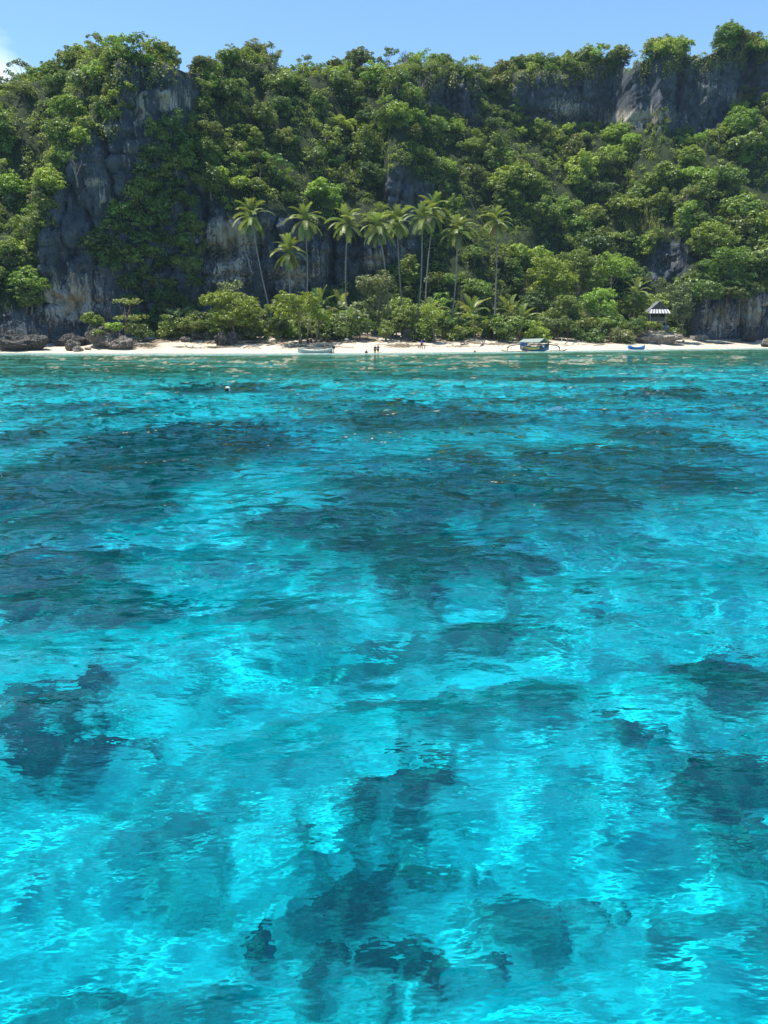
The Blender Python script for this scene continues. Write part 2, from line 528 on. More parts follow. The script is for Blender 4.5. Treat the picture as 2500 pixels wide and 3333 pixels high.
def water_mat():
    """clear sea water: mirrors by Fresnel, refracts, and swallows red with depth (attribute depth, in metres)"""
    m, n, l = new_mat('sea_water')
    n.remove(n['Principled BSDF'])
    out = n['Material Output']
    g = n.new('ShaderNodeNewGeometry')
    z1 = N(n, 'ShaderNodeTexNoise', Scale=5.0, Detail=3, Roughness=0.55)
    mp = N(n, 'ShaderNodeMapping'); mp.inputs['Scale'].default_value = (0.55, 1.0, 1)
    l.new(g.outputs['Position'], mp.inputs[0]); l.new(mp.outputs[0], z1.inputs['Vector'])
    z2 = N(n, 'ShaderNodeTexNoise', Scale=1.3, Detail=2, Roughness=0.5)
    l.new(mp.outputs[0], z2.inputs['Vector'])
    b1 = N(n, 'ShaderNodeBump', Strength=0.6, Distance=0.028); l.new(z1.outputs['Fac'], b1.inputs['Height'])
    b2 = N(n, 'ShaderNodeBump', Strength=0.6, Distance=0.11)
    l.new(z2.outputs['Fac'], b2.inputs['Height']); l.new(b1.outputs[0], b2.inputs['Normal'])
    # cat's-paw ripples too small for the mesh; calmer close to the boat
    mp3 = N(n, 'ShaderNodeMapping'); mp3.inputs['Scale'].default_value = (2.1, 3.1, 1); mp3.inputs['Rotation'].default_value = (0, 0, 0.16)
    l.new(g.outputs['Position'], mp3.inputs[0])
    z3 = N(n, 'ShaderNodeTexNoise', Scale=1.0, Detail=2.5, Roughness=0.6, Distortion=1.1)
    l.new(mp3.outputs[0], z3.inputs['Vector'])
    sb_ = N(n, 'ShaderNodeVectorMath', operation='SUBTRACT'); sb_.inputs[1].default_value = (0.5, 0.5, 0.5)
    l.new(z3.outputs['Color'], sb_.inputs[0])
    sx = n.new('ShaderNodeSeparateXYZ'); l.new(g.outputs['Position'], sx.inputs[0])
    kk = N(n, 'ShaderNodeMapRange'); kk.inputs[1].default_value = 4; kk.inputs[2].default_value = 22; kk.inputs[3].default_value = 0.19; kk.inputs[4].default_value = 1.35
    l.new(sx.outputs['Y'], kk.inputs[0])
    fl_ = N(n, 'ShaderNodeVectorMath', operation='MULTIPLY'); fl_.inputs[1].default_value = (0.55, 1.0, 0)
    l.new(sb_.outputs[0], fl_.inputs[0])
    sc_ = N(n, 'ShaderNodeVectorMath', operation='SCALE')
    l.new(fl_.outputs[0], sc_.inputs[0]); l.new(kk.outputs[0], sc_.inputs['Scale'])
    ad_ = N(n, 'ShaderNodeVectorMath', operation='ADD'); l.new(b2.outputs[0], ad_.inputs[0]); l.new(sc_.outputs[0], ad_.inputs[1])
    nm_ = N(n, 'ShaderNodeVectorMath', operation='NORMALIZE'); l.new(ad_.outputs[0], nm_.inputs[0])
    b2 = nm_
    a = n.new('ShaderNodeAttribute'); a.attribute_name = 'depth'
    comb = n.new('ShaderNodeCombineColor')
    for i, k in enumerate((0.82, 0.064, 0.018)):
        mu = N(n, 'ShaderNodeMath', operation='MULTIPLY'); mu.inputs[1].default_value = -k
        l.new(a.outputs['Fac'], mu.inputs[0])
        ex = N(n, 'ShaderNodeMath', operation='EXPONENT'); l.new(mu.outputs[0], ex.inputs[0])
        l.new(ex.outputs[0], comb.inputs[i])
    rf = N(n, 'ShaderNodeBsdfRefraction', IOR=1.333, Roughness=0.0)
    l.new(comb.outputs[0], rf.inputs['Color']); l.new(b2.outputs[0], rf.inputs['Normal'])
    gl = N(n, 'ShaderNodeBsdfGlossy', Roughness=0.012); l.new(b2.outputs[0], gl.inputs['Normal'])
    fr = N(n, 'ShaderNodeFresnel', IOR=1.333); l.new(b2.outputs[0], fr.inputs['Normal'])
    # fine particles in the water scatter a little blue green light back
    df = n.new('ShaderNodeBsdfDiffuse'); df.inputs[0].default_value = (0.0, 0.36, 0.62, 1)
    e1 = N(n, 'ShaderNodeMath', operation='MULTIPLY'); e1.inputs[1].default_value = -0.35
    l.new(a.outputs['Fac'], e1.inputs[0])
    e2 = N(n, 'ShaderNodeMath', operation='EXPONENT'); l.new(e1.outputs[0], e2.inputs[0])
    e3 = N(n, 'ShaderNodeMath', operation='MULTIPLY_ADD'); e3.inputs[1].default_value = -0.07; e3.inputs[2].default_value = 0.07
    l.new(e2.outputs[0], e3.inputs[0])
    sc = n.new('ShaderNodeMixShader')
    l.new(e3.outputs[0], sc.inputs[0]); l.new(rf.outputs[0], sc.inputs[1]); l.new(df.outputs[0], sc.inputs[2])
    mx = n.new('ShaderNodeMixShader')
    l.new(fr.outputs[0], mx.inputs[0]); l.new(sc.outputs[0], mx.inputs[1]); l.new(gl.outputs[0], mx.inputs[2])
    l.new(mx.outputs[0], out.inputs['Surface'])
    return m


WATER = water_mat()
# ------------------------------------------------------------------ the lie of the land
_sp = [(0, 1148), (350, 1150), (700, 1150), (1250, 1148), (1700, 1143), (2100, 1137), (2500, 1133)]
_sx, _sy = [], []
for _p, _q in _sp:
    d = ray(_p, _q)
    t = -CAM_H / d[2]
    _sx.append(d[0] * t)
    _sy.append(d[1] * t)
_sx = [-3000, -140] + _sx + [160, 3000]
_sy = [_sy[0] - 40, _sy[0] - 4] + _sy + [_sy[-1] + 8, _sy[-1] + 60]


def shore(x):
    return np.interp(x, _sx, _sy) + 0.5 * np.sin(np.asarray(x) * 0.11)


def depth_of(s):
    """water depth s metres out from the water's edge"""
    return np.interp(s, [0, 3, 10, 60, 84, 100, 300, 3000], [0, 0.16, 0.5, 1.4, 2.5, 3.2, 5, 9])


def land_of(t):
    return np.interp(t, [0, 4, 20, 30, 60], [0, 0.45, 2.5, 3.1, 4.0])


def ground(x, y):
    t = y - shore(x)
    return np.where(t < 0, -depth_of(-t), land_of(t))


def spot(px, py):
    """the point of the beach (or of the water) seen at a pixel of the photograph"""
    d = ray(px, py)
    lo, hi = 60.0, 190.0
    for _ in range(50):
        m = (lo + hi) / 2
        z = CAM_H + d[2] / d[1] * m
        g = max(float(ground(d[0] / d[1] * m, m)), 0.0)
        if z > g:
            lo = m
        else:
            hi = m
    x = d[0] / d[1] * lo
    return Vector((x, lo, max(float(ground(x, lo)), 0.0)))


def sea_spot(px, py):
    """the point of the seabed seen through flat water at a pixel of the photograph"""
    d = ray(px, py)
    t = -CAM_H / d[2]
    x, y = d[0] * t, d[1] * t
    d = d / np.linalg.norm(d)
    h = math.hypot(d[0], d[1])
    s = h / 1.333
    r = s / math.sqrt(1 - s * s)
    dep = float(depth_of(max(float(shore(x)) - y, 0)))
    return x + d[0] / h * r * dep, y + d[1] / h * r * dep


# ---- seabed and beach share their edge along the waterline
REEFS = [(430, 1480, 380, 130, 1.2), (230, 1600, 320, 80, .9), (1450, 1600, 380, 120, 1.2), (1250, 1720, 300, 80, 1.0), (60, 1420, 200, 60, .8),
         (1450, 1840, 330, 85, .95), (2150, 1425, 230, 45, .95), (1950, 1490, 250, 55, .75), (2200, 1570, 220, 55, .8),
         (1350, 1380, 300, 50, .7), (140, 1900, 330, 110, .85), (330, 2020, 300, 60, .7), (150, 2290, 200, 80, 1.1), (200, 2450, 190, 66, 1.3),
         (2350, 2240, 200, 90, 1.0), (2330, 2560, 210, 150, 1.05), (2420, 2800, 150, 70, .75), (1150, 2150, 200, 60, .65),
         (1350, 2340, 230, 70, .6), (1520, 2080, 200, 50, .65), (1330, 2640, 170, 100, .72), (1380, 2840, 160, 60, .66),
         (1130, 3060, 200, 250, .85), (1230, 3270, 300, 110, .9), (1720, 3100, 200, 130, .62), (350, 3280, 120, 60, .68),
         (880, 3170, 70, 60, .9), (700, 1265, 250, 20, .95), (1350, 1225, 420, 12, .6), (1900, 1236, 300, 9, .8), (2260, 1278, 260, 12, .95),
         (1700, 1305, 330, 14, .6), (100, 1265, 150, 16, .7), (1250, 1320, 240, 18, .7), (270, 1315, 110, 10, .6), (1950, 1750, 160, 50, .5),
         (1750, 2330, 150, 60, .55), (560, 1850, 160, 40, .5), (900, 2030, 180, 50, .5), (2050, 2420, 90, 40, .6)]
_reef_w = []
for px, py, rx, ry, a in REEFS:
    c = sea_spot(px, py)
    l_, r_ = sea_spot(px - rx, py), sea_spot(px + rx, py)
    u_, d_ = sea_spot(px, py - ry), sea_spot(px, py + ry)
    _reef_w.append((c[0], (u_[1] + d_[1]) / 2, (r_[0] - l_[0]) / 2, abs(u_[1] - d_[1]) / 2, a))


def reef_at(x, y):
    n1 = fbm(x * 0.35, y * 0.35, 3.3, 4)
    n2 = fbm(x * 0.13 + 9, y * 0.11, 8.1, 3)
    m = np.full(np.shape(x), 0.0)
    for cx, cy_, rx, ry, a in _reef_w:
        q = min(rx, ry * .6)
        w_ = fbm((x - cx) / q * .55 + cx, (y - cy_) / q * .4 + cy_, 4.4, 5, .62)
        r = np.sqrt(((x - cx) / rx) ** 2 + ((y - cy_) / ry) ** 2) * .85 + 0.2 * n1 + 0.75 * w_
        m = np.maximum(m, a * sstep(1.45, 0.30, r))
    n3 = fbm(x * 0.75, y * 0.75, 13.1, 4)
    bgm = np.maximum(sstep(0.3, 0.8, n2) * 0.40 * sstep(60, 30, y), sstep(0.12, 0.75, n3) * 0.50 * sstep(40, 20, y))
    return np.clip(np.maximum(m, bgm) + 0.16 * n1, 0, 1.2)


us = np.concatenate([[-60, -14, -5, -2.2, -1.3, -0.95], np.linspace(-0.75, 0.75, 330), [0.95, 1.3, 2.2, 5, 14, 60]])
y_sea = np.concatenate([[-3000, -600, -150, -40, -12, -4], np.geomspace(1.5 + 6, 60 + 6, 260) - 6, np.linspace(60, 128, 100)[1:]])
# rows run from far behind the camera to the waterline: y = f * shore(x)
frac = y_sea / 128.0
X = us[None, :] * (np.clip(y_sea, 0, None) + 4)[:, None]
Y = frac[:, None] * np.where(y_sea[:, None] > 0, shore(X), 128.0)
S = np.clip(shore(X) - Y, 0, None)
REEF = reef_at(X, Y)
WEED = sstep(6, 16, S) * sstep(80, 56, S) * np.clip(0.95 + 0.55 * fbm(X * 0.10, Y * 0.16, 2.0, 4), 0.5, 1.0)
Z = -depth_of(S) + sstep(4, 60, S) * (0.75 * np.clip(REEF, 0, 1) * (0.7 + 0.8 * fbm(X * 0.9, Y * 0.9, 1, 3)) + 0.06 * fbm(X * 0.5, Y * 0.5, 4, 3) + 0.16 * np.clip(REEF, 0, 1) * fbm(X * 2.4, Y * 2.4, 7, 2))
Z = np.minimum(Z, np.where(S > 0.01, -0.02, 0.0))
seabed_me = mesh_np('seabed', np.stack([X, Y, Z], -1).reshape(-1, 3), grid_faces(*X.shape), SEABED, True,
                    {'reef': REEF, 'weed': WEED})
seabed = link('seabed', seabed_me)
seabed['kind'] = 'structure'
seabed.cycles.is_caustics_receiver = True

# beach: continues the last row of the seabed inland
tl = np.concatenate([np.linspace(0, 24, 60), [27, 31, 36, 42, 50, 60]])
Xb = np.repeat(us[None, :] * 132.0, len(tl), 0)
Yb = shore(Xb) + tl[:, None]
Lt = sstep(2.2, 8, tl)[:, None] * np.clip(0.5 + 0.9 * fbm(Xb * 0.16, Yb * 0.3, 5, 4), 0.1, 1.2)  # grows inland: litter patches, with shade under the vegetation put into the colour
Zb = land_of(tl)[:, None] + sstep(0, 4, tl)[:, None] * (0.10 * fbm(Xb * 0.35, Yb * 0.35, 6, 4))
beach = link('beach', mesh_np('beach', np.stack([Xb, Yb, Zb], -1).reshape(-1, 3), grid_faces(*Xb.shape), BEACH, True, {'litter_shade': Lt}))
beach['kind'] = 'structure'

# ---- the sea surface: real waves, fine near the boat, coarser far off
rows = []
pyv = np.linspace(3700, 1100, 760)
bb = (1666.5 - pyv) / F
yr = CAM_H / -((-SP + bb * CP) / (CP + bb * SP))
yr = yr[yr < 112]
yr = np.concatenate([[-3000, -600, -150, -40, -12, -4, 0], yr, np.linspace(113, 190, 60)])
uw = np.concatenate([[-60, -14, -5, -2.2, -1.3, -0.95, -0.8, -0.7], np.linspace(-0.62, 0.62, 640), [0.7, 0.8, 0.95, 1.3, 2.2, 5, 14, 60]])
Xw = uw[None, :] * (np.clip(yr, 0, None) + 2)[:, None]
Yw = np.repeat(yr[:, None], len(uw), 1)
dy = np.gradient(yr)[:, None] + 0 * Xw
dx = np.abs(np.gradient(Xw, axis=1))
sp_ = np.maximum(np.abs(dy), dx)
Zw = np.zeros_like(Xw)
wr = np.random.default_rng(4)
gust = 0.75 + 0.9 * fbm(Xw * 0.10, Yw * 0.16, 12, 3)
gust = np.clip(gust, 0.25, 1.6)
wx = Xw + 0.35 * fbm(Xw * 0.22, Yw * 0.22, 20, 2)
wy = Yw + 0.35 * fbm(Xw * 0.22, Yw * 0.22, 30, 2)
NW = 84
Gx, Gy = np.zeros_like(Xw), np.zeros_like(Xw)
lee = sstep(4, 26, np.abs(Yw))            # calmer close to the boat
for i in range(NW):
    lam = 0.24 * (6.0 / 0.24) ** ((i + wr.random()) / NW)
    th = math.radians(90 + 14) + wr.normal(0, 0.55)
    k = 2 * math.pi / lam
    slope = 0.0235 * (0.5 if lam < 0.5 else (1.0 if lam < 1.6 else 0.95)) * (0.5 + wr.random())
    a = slope / k
    keep = np.clip(lam / (2.4 * sp_) - 0.5, 0, 1)
    ph = k * (math.cos(th) * wx + math.sin(th) * wy) + wr.random() * 6.283
    l0 = 0.40 if lam < 0.6 else (0.46 if lam < 1.3 else 0.52)
    g_ = gust * (l0 + (1 - l0) * lee) if lam < 2.6 else 1
    Zw += a * keep * g_ * (np.sin(ph) + 0.22 * np.cos(2 * ph))
    far = 1 + 1.2 * (1 - keep)
    sl_ = slope * far * g_ * (np.cos(ph) - 0.44 * np.sin(2 * ph))
    Gx += sl_ * math.cos(th)
    Gy += sl_ * math.sin(th)
Gy *= np.maximum(0.4, (0.55 + 0.45 * sstep(10, 60, Yw * 0 + np.clip(shore(Xw) - Yw, 0, None))))
Gy += 0.09 * sstep(28, 60, Yw) + 0.08 * sstep(60, 100, Yw)                        # the swell shows its steeper, seaward side off the beach
Sw = np.clip(shore(Xw) - Yw, 0, None)
calm = (sstep(0, 12, Sw) * 0.85 + 0.15) * (0.55 + 0.45 * sstep(10, 60, Sw))
Zw *= calm
Nw = unit_(np.stack([-Gx * np.maximum(calm, 0.4), -Gy, 1 + 0 * Gx], -1))
Dw = depth_of(Sw) + 0.02
water = link('sea_water', mesh_np('sea_water', np.stack([Xw, Yw, Zw], -1).reshape(-1, 3), grid_faces(*Xw.shape), WATER, True, {'depth': Dw}))
water.data.normals_split_custom_set_from_vertices(Nw.reshape(-1, 3).tolist())
water['kind'] = 'structure'
water.cycles.is_caustics_caster = True

# ------------------------------------------------------------------ the hill and its cliffs
SKYLINE = [(-1500, 420), (-600, 330), (0, 255), (60, 228), (120, 196), (173, 190), (211, 145), (256, 128), (340, 113), (392, 128), (452, 143), (527, 145),
           (603, 188), (633, 188), (708, 166), (784, 143), (889, 158), (964, 203), (1055, 188), (1145, 166), (1205, 196), (1281, 181),
           (1446, 151), (1522, 173), (1627, 196), (1703, 151), (1808, 166), (1899, 151), (2019, 128), (2064, 166), (2072, 136), (2185, 98),
           (2290, 120), (2396, 70), (2500, 75), (3200, 40), (4200, 20)]
RIDGE_DROP = [(0, 48), (340, 62), (640, 40), (1400, 46), (1650, 62), (1880, 52), (2030, 64), (2240, 60), (2500, 62)]
CLIFFS = [
    [(374, 211), (450, 203), (548, 206), (624, 239), (673, 271), (651, 336), (602, 401), (580, 488), (575, 564), (684, 640), (781, 740), (900, 860), (900, 1010), (640, 1090), (0, 1150), (-700, 1180), (-700, 1035), (0, 1035), (43, 1022), (108, 984), (114, 902), (98, 854), (114, 767), (168, 620), (212, 543), (260, 472), (342, 396), (391, 358), (347, 271)],
    [(800, 690), (880, 690), (960, 720), (1100, 770), (1230, 740), (1300, 600), (1440, 600), (1400, 720), (1330, 850), (1200, 890), (1120, 920), (1000, 980), (880, 1000)],
    [(1391, 258), (1451, 250), (1549, 246), (1565, 304), (1540, 347), (1615, 380), (1549, 420), (1478, 370), (1397, 346)],
    [(1245, 560), (1330, 545), (1375, 640), (1300, 680), (1250, 640)],
    [(1660, 258), (1817, 228), (1882, 222), (1980, 209), (2034, 217), (2077, 184), (2240, 179), (2300, 152), (2403, 146), (2500, 141), (3200, 90), (3200, 330), (2500, 318), (2446, 325), (2381, 378), (2305, 450), (2224, 425), (2034, 415), (1800, 410), (1660, 380)],
    [(2278, 975), (2408, 965), (2435, 955), (2500, 950), (3200, 940), (3200, 1160), (2236, 1110), (2255, 1017)],
    [(2121, 810), (2251, 778), (2245, 875), (2143, 935), (2105, 854)],
]
SHRUBBY = [(505, 400), (600, 420), (580, 560), (640, 660), (645, 950), (580, 1070), (430, 1060), (370, 900), (335, 850), (275, 800), (430, 655), (480, 500)]
PALE = [(230, 980, 130, 85, 1), (760, 745, 100, 60, 1.1), (740, 870, 110, 80, .7), (452, 350, 26, 62, 1.1), (545, 325, 32, 40, 1.1), (610, 330, 20, 40, .8),
        (300, 595, 40, 22, .8), (352, 420, 14, 32, .9), (1225, 850, 50, 32, 1.2), (1040, 830, 30, 80, .5), (1320, 780, 30, 70, .7), (960, 900, 60, 40, .9),
        (2140, 372, 100, 34, .8), (2020, 380, 60, 30, .9), (1840, 350, 60, 36, .7), (2420, 300, 30, 20, .8), (2330, 270, 60, 40, .5),
        (2340, 1040, 70, 60, .75), (2460, 1010, 60, 70, .9), (2180, 850, 50, 60, .3), (350, 660, 40, 40, .5), (520, 1040, 50, 40, .6), (60, 1080, 90, 40, .5), (420, 500, 40, 40, .4)]
DENTS = [(570, 610, 45, 28, 3.5), (655, 690, 45, 60, 3.0), (700, 830, 80, 24, 3.0), (230, 826, 30, 16, 2.5), (1720, 385, 70, 26, 2.8), (1850, 395, 90, 22, 2.8),
         (2020, 360, 24, 60, 2.0), (2225, 300, 14, 90, 2.0), (1375, 330, 40, 60, 1.5), (2418, 1040, 14, 75, 4.0), (2452, 1050, 8, 60, 2.0), (170, 990, 140, 14, 1.5), (100, 1125, 120, 14, 2.0),
         (850, 800, 30, 60, 2), (1080, 850, 22, 90, 2.5), (1160, 800, 18, 70, 2.0), (390, 690, 16, 40, 1.2)]
BUMPS = [(755, 735, 90, 45, 2.5), (770, 880, 120, 70, 2.0), (240, 1000, 140, 60, 1.2), (100, 1090, 90, 40, .6), (2340, 1040, 80, 60, 1.5)]


def inside(poly, px, py):
    px, py = np.asarray(px, float), np.asarray(py, float)
    r = np.zeros(px.shape, bool)
    n = len(poly)
    for i in range(n):
        (x1, y1), (x2, y2) = poly[i], poly[(i + 1) % n]
        c = ((y1 > py) != (y2 > py)) & (px < (x2 - x1) * (py - y1) / ((y2 - y1) or 1e-9) + x1)
        r ^= c
    return r


# soft cliff mask on a 10 px raster of the view, read back by position
_gx, _gy = np.meshgrid(np.arange(-900, 3400, 8), np.arange(-200, 1300, 8))
_wob = 16 * fbm(_gx / 70.0, _gy / 70.0, 0.5, 3)
_wob2 = 16 * fbm(_gx / 70.0 + 40, _gy / 70.0, 0.5, 3)
_cm = np.zeros(_gx.shape)
for p in CLIFFS:
    _cm = np.maximum(_cm, inside(p, _gx + _wob, _gy + _wob2))
for _ in range(2):
    _cm = (_cm + np.roll(_cm, 1, 0) + np.roll(_cm, -1, 0) + np.roll(_cm, 1, 1) + np.roll(_cm, -1, 1)) / 5


def cliff_mask(px, py):
    i = np.clip(((np.asarray(px) + 900) / 8).astype(int), 0, _gx.shape[1] - 1)
    j = np.clip(((np.asarray(py) + 200) / 8).astype(int), 0, _gx.shape[0] - 1)
    return _cm[j, i]


def ell(lst, px, py, pw=1.0):
    s = 0
    for cx, cy_, rx, ry, a in lst:
        s = s + a * np.exp(-(((px - cx) / rx) ** 2 + ((py - cy_) / ry) ** 2) * pw)
    return s


hx = np.arange(-150, 165, 0.42)
BASE = [(-3000, 3.5), (0, 4), (150, 8), (280, 14), (450, 22), (650, 26), (900, 30), (1500, 33), (1900, 33), (2150, 25), (2260, 15), (2500, 12), (5000, 12)]
bpx = 1250 + F * hx / (shore(hx) + 12)
y0 = shore(hx) + np.interp(bpx, [b[0] for b in BASE], [b[1] for b in BASE])
z0 = ground(hx, y0) - 0.8
hy, hz = y0.copy(), z0.copy()
HY, HZ, HC = [hy.copy()], [hz.copy()], [np.zeros_like(hx)]
done = np.zeros_like(hx)
NS = 215
for i in range(NS):
    px, py = proj(hx, hy, hz)
    m = cliff_mask(px, py)
    rl = np.interp(px, [s[0] for s in SKYLINE], [s[1] for s in SKYLINE]) + np.interp(px, [s[0] for s in RIDGE_DROP], [s[1] for s in RIDGE_DROP])
    done = np.maximum(done, sstep(24, 0, py - rl))
    sl = np.radians(50 + 40 * m + 10 * fbm(hx / 14, hz / 11, 3, 2) * (1 - m))
    sl = sl * (1 - done) + math.radians(-3) * done
    ds = 0.45
    hy = hy + np.cos(sl) * ds
    hz = hz + np.sin(sl) * ds
    HY.append(hy.copy()); HZ.append(hz.copy()); HC.append(m * (1 - done))
for i in range(26):
    hy = hy + 3.0
    hz = hz - 0.25 - 0.02 * i
    HY.append(hy.copy()); HZ.append(hz.copy()); HC.append(np.zeros_like(hx))
HY, HZ, HC = np.array(HY), np.array(HZ), np.array(HC)
HX = np.repeat(hx[None], len(HY), 0)
PX, PY = proj(HX, HY, HZ)
flute = np.abs(fbm(HX / 2.6, HZ / 16, HY / 6, 3))
ledge = fbm(HX / 16, HZ / 1.7, 2.2, 3)
crack = np.exp(-(fbm(HX / 6, HZ / 26, 7, 3) / 0.11) ** 2) * 2.0 + np.exp(-(fbm(HX / 3.2, HZ / 9, 27, 3) / 0.10) ** 2) * 0.8 + np.exp(-(fbm(HX / 22, HZ / 4.5, 13, 3) / 0.11) ** 2) * 1.2
relief = -crack * HC + HC * (0.75 * fbm(HX / 12, HZ / 13, 1, 3) + 1.5 * (0.35 - flute) + 0.6 * ledge + 0.7 * fbm(HX / 1.7, HZ / 2.0, HY / 1.7, 3)) \
    + (1 - HC) * 1.8 * fbm(HX / 13, HZ / 13, 5, 3)
upper = sstep(1620, 1720, PX) * sstep(520, 420, PY) * HC
relief = relief * (1 - 0.35 * upper) - upper * 0.10 * np.clip(HX - 55, -30, 40)
fade = np.clip(np.arange(len(HY)) / 12.0, 0, 1)[:, None]
off = relief * fade - ell(DENTS, PX, PY) * HC + ell(BUMPS, PX, PY) * HC
HY2 = HY - off
HX2 = HX + HC * fade * 0.5 * fbm(HX / 2, HZ / 2, 9, 3)
HZ2 = HZ + HC * 0.25 * fbm(HX / 2, HZ / 2, 19, 3)
pal = np.clip(ell(PALE, PX, PY), 0, 1.2) * HC
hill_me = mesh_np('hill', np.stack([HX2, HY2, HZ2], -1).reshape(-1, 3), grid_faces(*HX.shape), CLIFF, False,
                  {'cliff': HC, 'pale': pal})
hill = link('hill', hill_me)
hill['kind'] = 'structure'
PX2, PY2 = proj(HX2, HY2, HZ2)

# ------------------------------------------------------------------ foliage builders
def unit(v):
    return v / np.maximum(np.linalg.norm(v, axis=-1, keepdims=True), 1e-9)


def leaf_quads(r, c, nrm, size, asp=0.62, jitter=0.7):
    """rhombic leaves at c, facing roughly nrm"""
    n = len(c)
    nrm = unit(nrm + r.normal(0, jitter, (n, 3)))
    t = unit(np.cross(nrm, r.normal(size=(n, 3))))
    b = np.cross(nrm, t)
    L = (size * (0.65 + 0.7 * r.random(n)))[:, None] if np.ndim(size) == 0 else (size * (0.65 + 0.7 * r.random(n)))[:, None]
    W = L * asp
    fold = nrm * L * 0.16
    v = np.stack([c - t * L / 2, c + b * W / 2 + fold, c + t * L / 2, c - b * W / 2 + fold], 1).reshape(-1, 3)
    return v, np.arange(4 * n).reshape(-1, 4)


def crown_np(seed, lobes, per_area, leaf, sub=0.34, up=0.38, fill=0.16):
    """leaves gathered in clumps over the shells of several lobes"""
    r = np.random.default_rng(seed)
    Cs, Ns = [], []
    for cx, cy_, cz, rx, ry, rz in lobes:
        R = np.array([rx, ry, rz])
        area = 4 * math.pi * ((rx * ry) ** 1.6 / 3 + (rx * rz) ** 1.6 / 3 + (ry * rz) ** 1.6 / 3) ** (1 / 1.6)
        ns = max(6, int(area / (math.pi * sub * sub) * 0.62))
        d = unit(r.normal(size=(ns * 2, 3)))
        d = d[(d[:, 2] > -0.75 + 0.5 * r.random(len(d)))][:ns]
        cc = np.array([cx, cy_, cz]) + d * R * (0.74 + 0.40 * r.random((len(d), 1)))
        k = max(5, int(per_area * math.pi * sub * sub * 2.2))
        e = unit(r.normal(size=(len(d), k, 3)) + d[:, None] * 0.5 + np.array([0, 0, 0.35]))
        p = cc[:, None] + e * (sub * (0.55 + 0.55 * r.random((len(d), k, 1)))) * np.array([1.1, 1.1, 0.62])
        Cs.append(p.reshape(-1, 3))
        Ns.append((e * 0.6 + d[:, None] * 0.5 + np.array([0, 0, up])).reshape(-1, 3))
        nf = int(len(d) * k * fill)
        q = unit(r.normal(size=(nf, 3)))
        Cs.append(np.array([cx, cy_, cz]) + q * R * (0.35 + 0.4 * r.random((nf, 1))))
        Ns.append(q + np.array([0, 0, 0.3]))
    return leaf_quads(r, np.concatenate(Cs), np.concatenate(Ns), leaf)


def trunk_mb(seed, lobes, h0, r0, limbs=7, base=(0, 0, -0.8)):
    r = random.Random(seed)
    mb = MB()
    top = Vector((r.uniform(-.3, .3), r.uniform(-.3, .3), h0))
    b = Vector(base)
    mid = b.lerp(top, .5) + Vector((r.uniform(-.25, .25), r.uniform(-.25, .25), 0))
    mb.tube([b, b.lerp(mid, .5), mid, top], [r0 * 1.25, r0, r0 * .85, r0 * .7], 7)
    for i, L in enumerate(sorted(lobes, key=lambda q: -q[3])[:limbs]):
        e = Vector(L[:3]) + Vector((0, 0, L[5] * 0.3))
        s = mid.lerp(top, r.uniform(.3, 1))
        m = s.lerp(e, .5) + Vector((r.uniform(-.3, .3), r.uniform(-.3, .3), r.uniform(-.25, .1)))
        mb.tube([s, m, e], [r0 * .5, r0 * .3, r0 * .1], 5, False)
    return mb


def lobes_for(kind, seed):
    r = random.Random(seed)
    U = r.uniform
    L = []
    if kind == 'rounded':
        n = r.randint(8, 10)
        L.append((0, 0, 4.0, 1.7, 1.7, 1.5))
        for i in range(n):
            a = i * 2.4 + U(-.4, .4)
            e = U(.1, 1.0)
            R = 1.9 * math.cos(e * 1.1)
            L.append((R * math.cos(a), R * math.sin(a), 3.0 + 2.1 * e, U(.9, 1.35), U(.9, 1.35), U(.75, 1.05)))
    elif kind == 'tall':
        z = 1.6
        while z < 8.2:
            w = 1.5 * (1 - ((z - 4.2) / 6.2) ** 2)
            a = U(0, 6.28)
            L.append((w * .75 * math.cos(a), w * .75 * math.sin(a), z, U(.75, 1.1) * max(w, .6), U(.75, 1.1) * max(w, .6), U(.7, 1.0)))
            z += U(.45, .7)
    elif kind == 'flat topped':
        for i in range(9):
            a = i * 2.4 + U(-.3, .3)
            R = U(.2, 2.9)
            L.append((R * math.cos(a), R * math.sin(a), 4.6 - R * .32 + U(-.35, .35), U(1.0, 1.5), U(1.0, 1.5), U(.42, .62)))
    elif kind == 'open':
        for i in range(11):
            a = i * 2.4 + U(-.5, .5)
            R = U(.5, 2.5)
            L.append((R * math.cos(a), R * math.sin(a), 2.6 + U(0, 3.2), U(.55, .85), U(.55, .85), U(.45, .65)))
    elif kind == 'bushy':
        L.append((0, 0, 0.9, 1.4, 1.4, 1.1))
        for i in range(8):
            a = i * 2.4 + U(-.3, .3)
            R = U(.7, 1.7)
            L.append((R * math.cos(a), R * math.sin(a), U(.5, 1.7), U(.65, 1.05), U(.65, 1.05), U(.6, .9)))
    return L


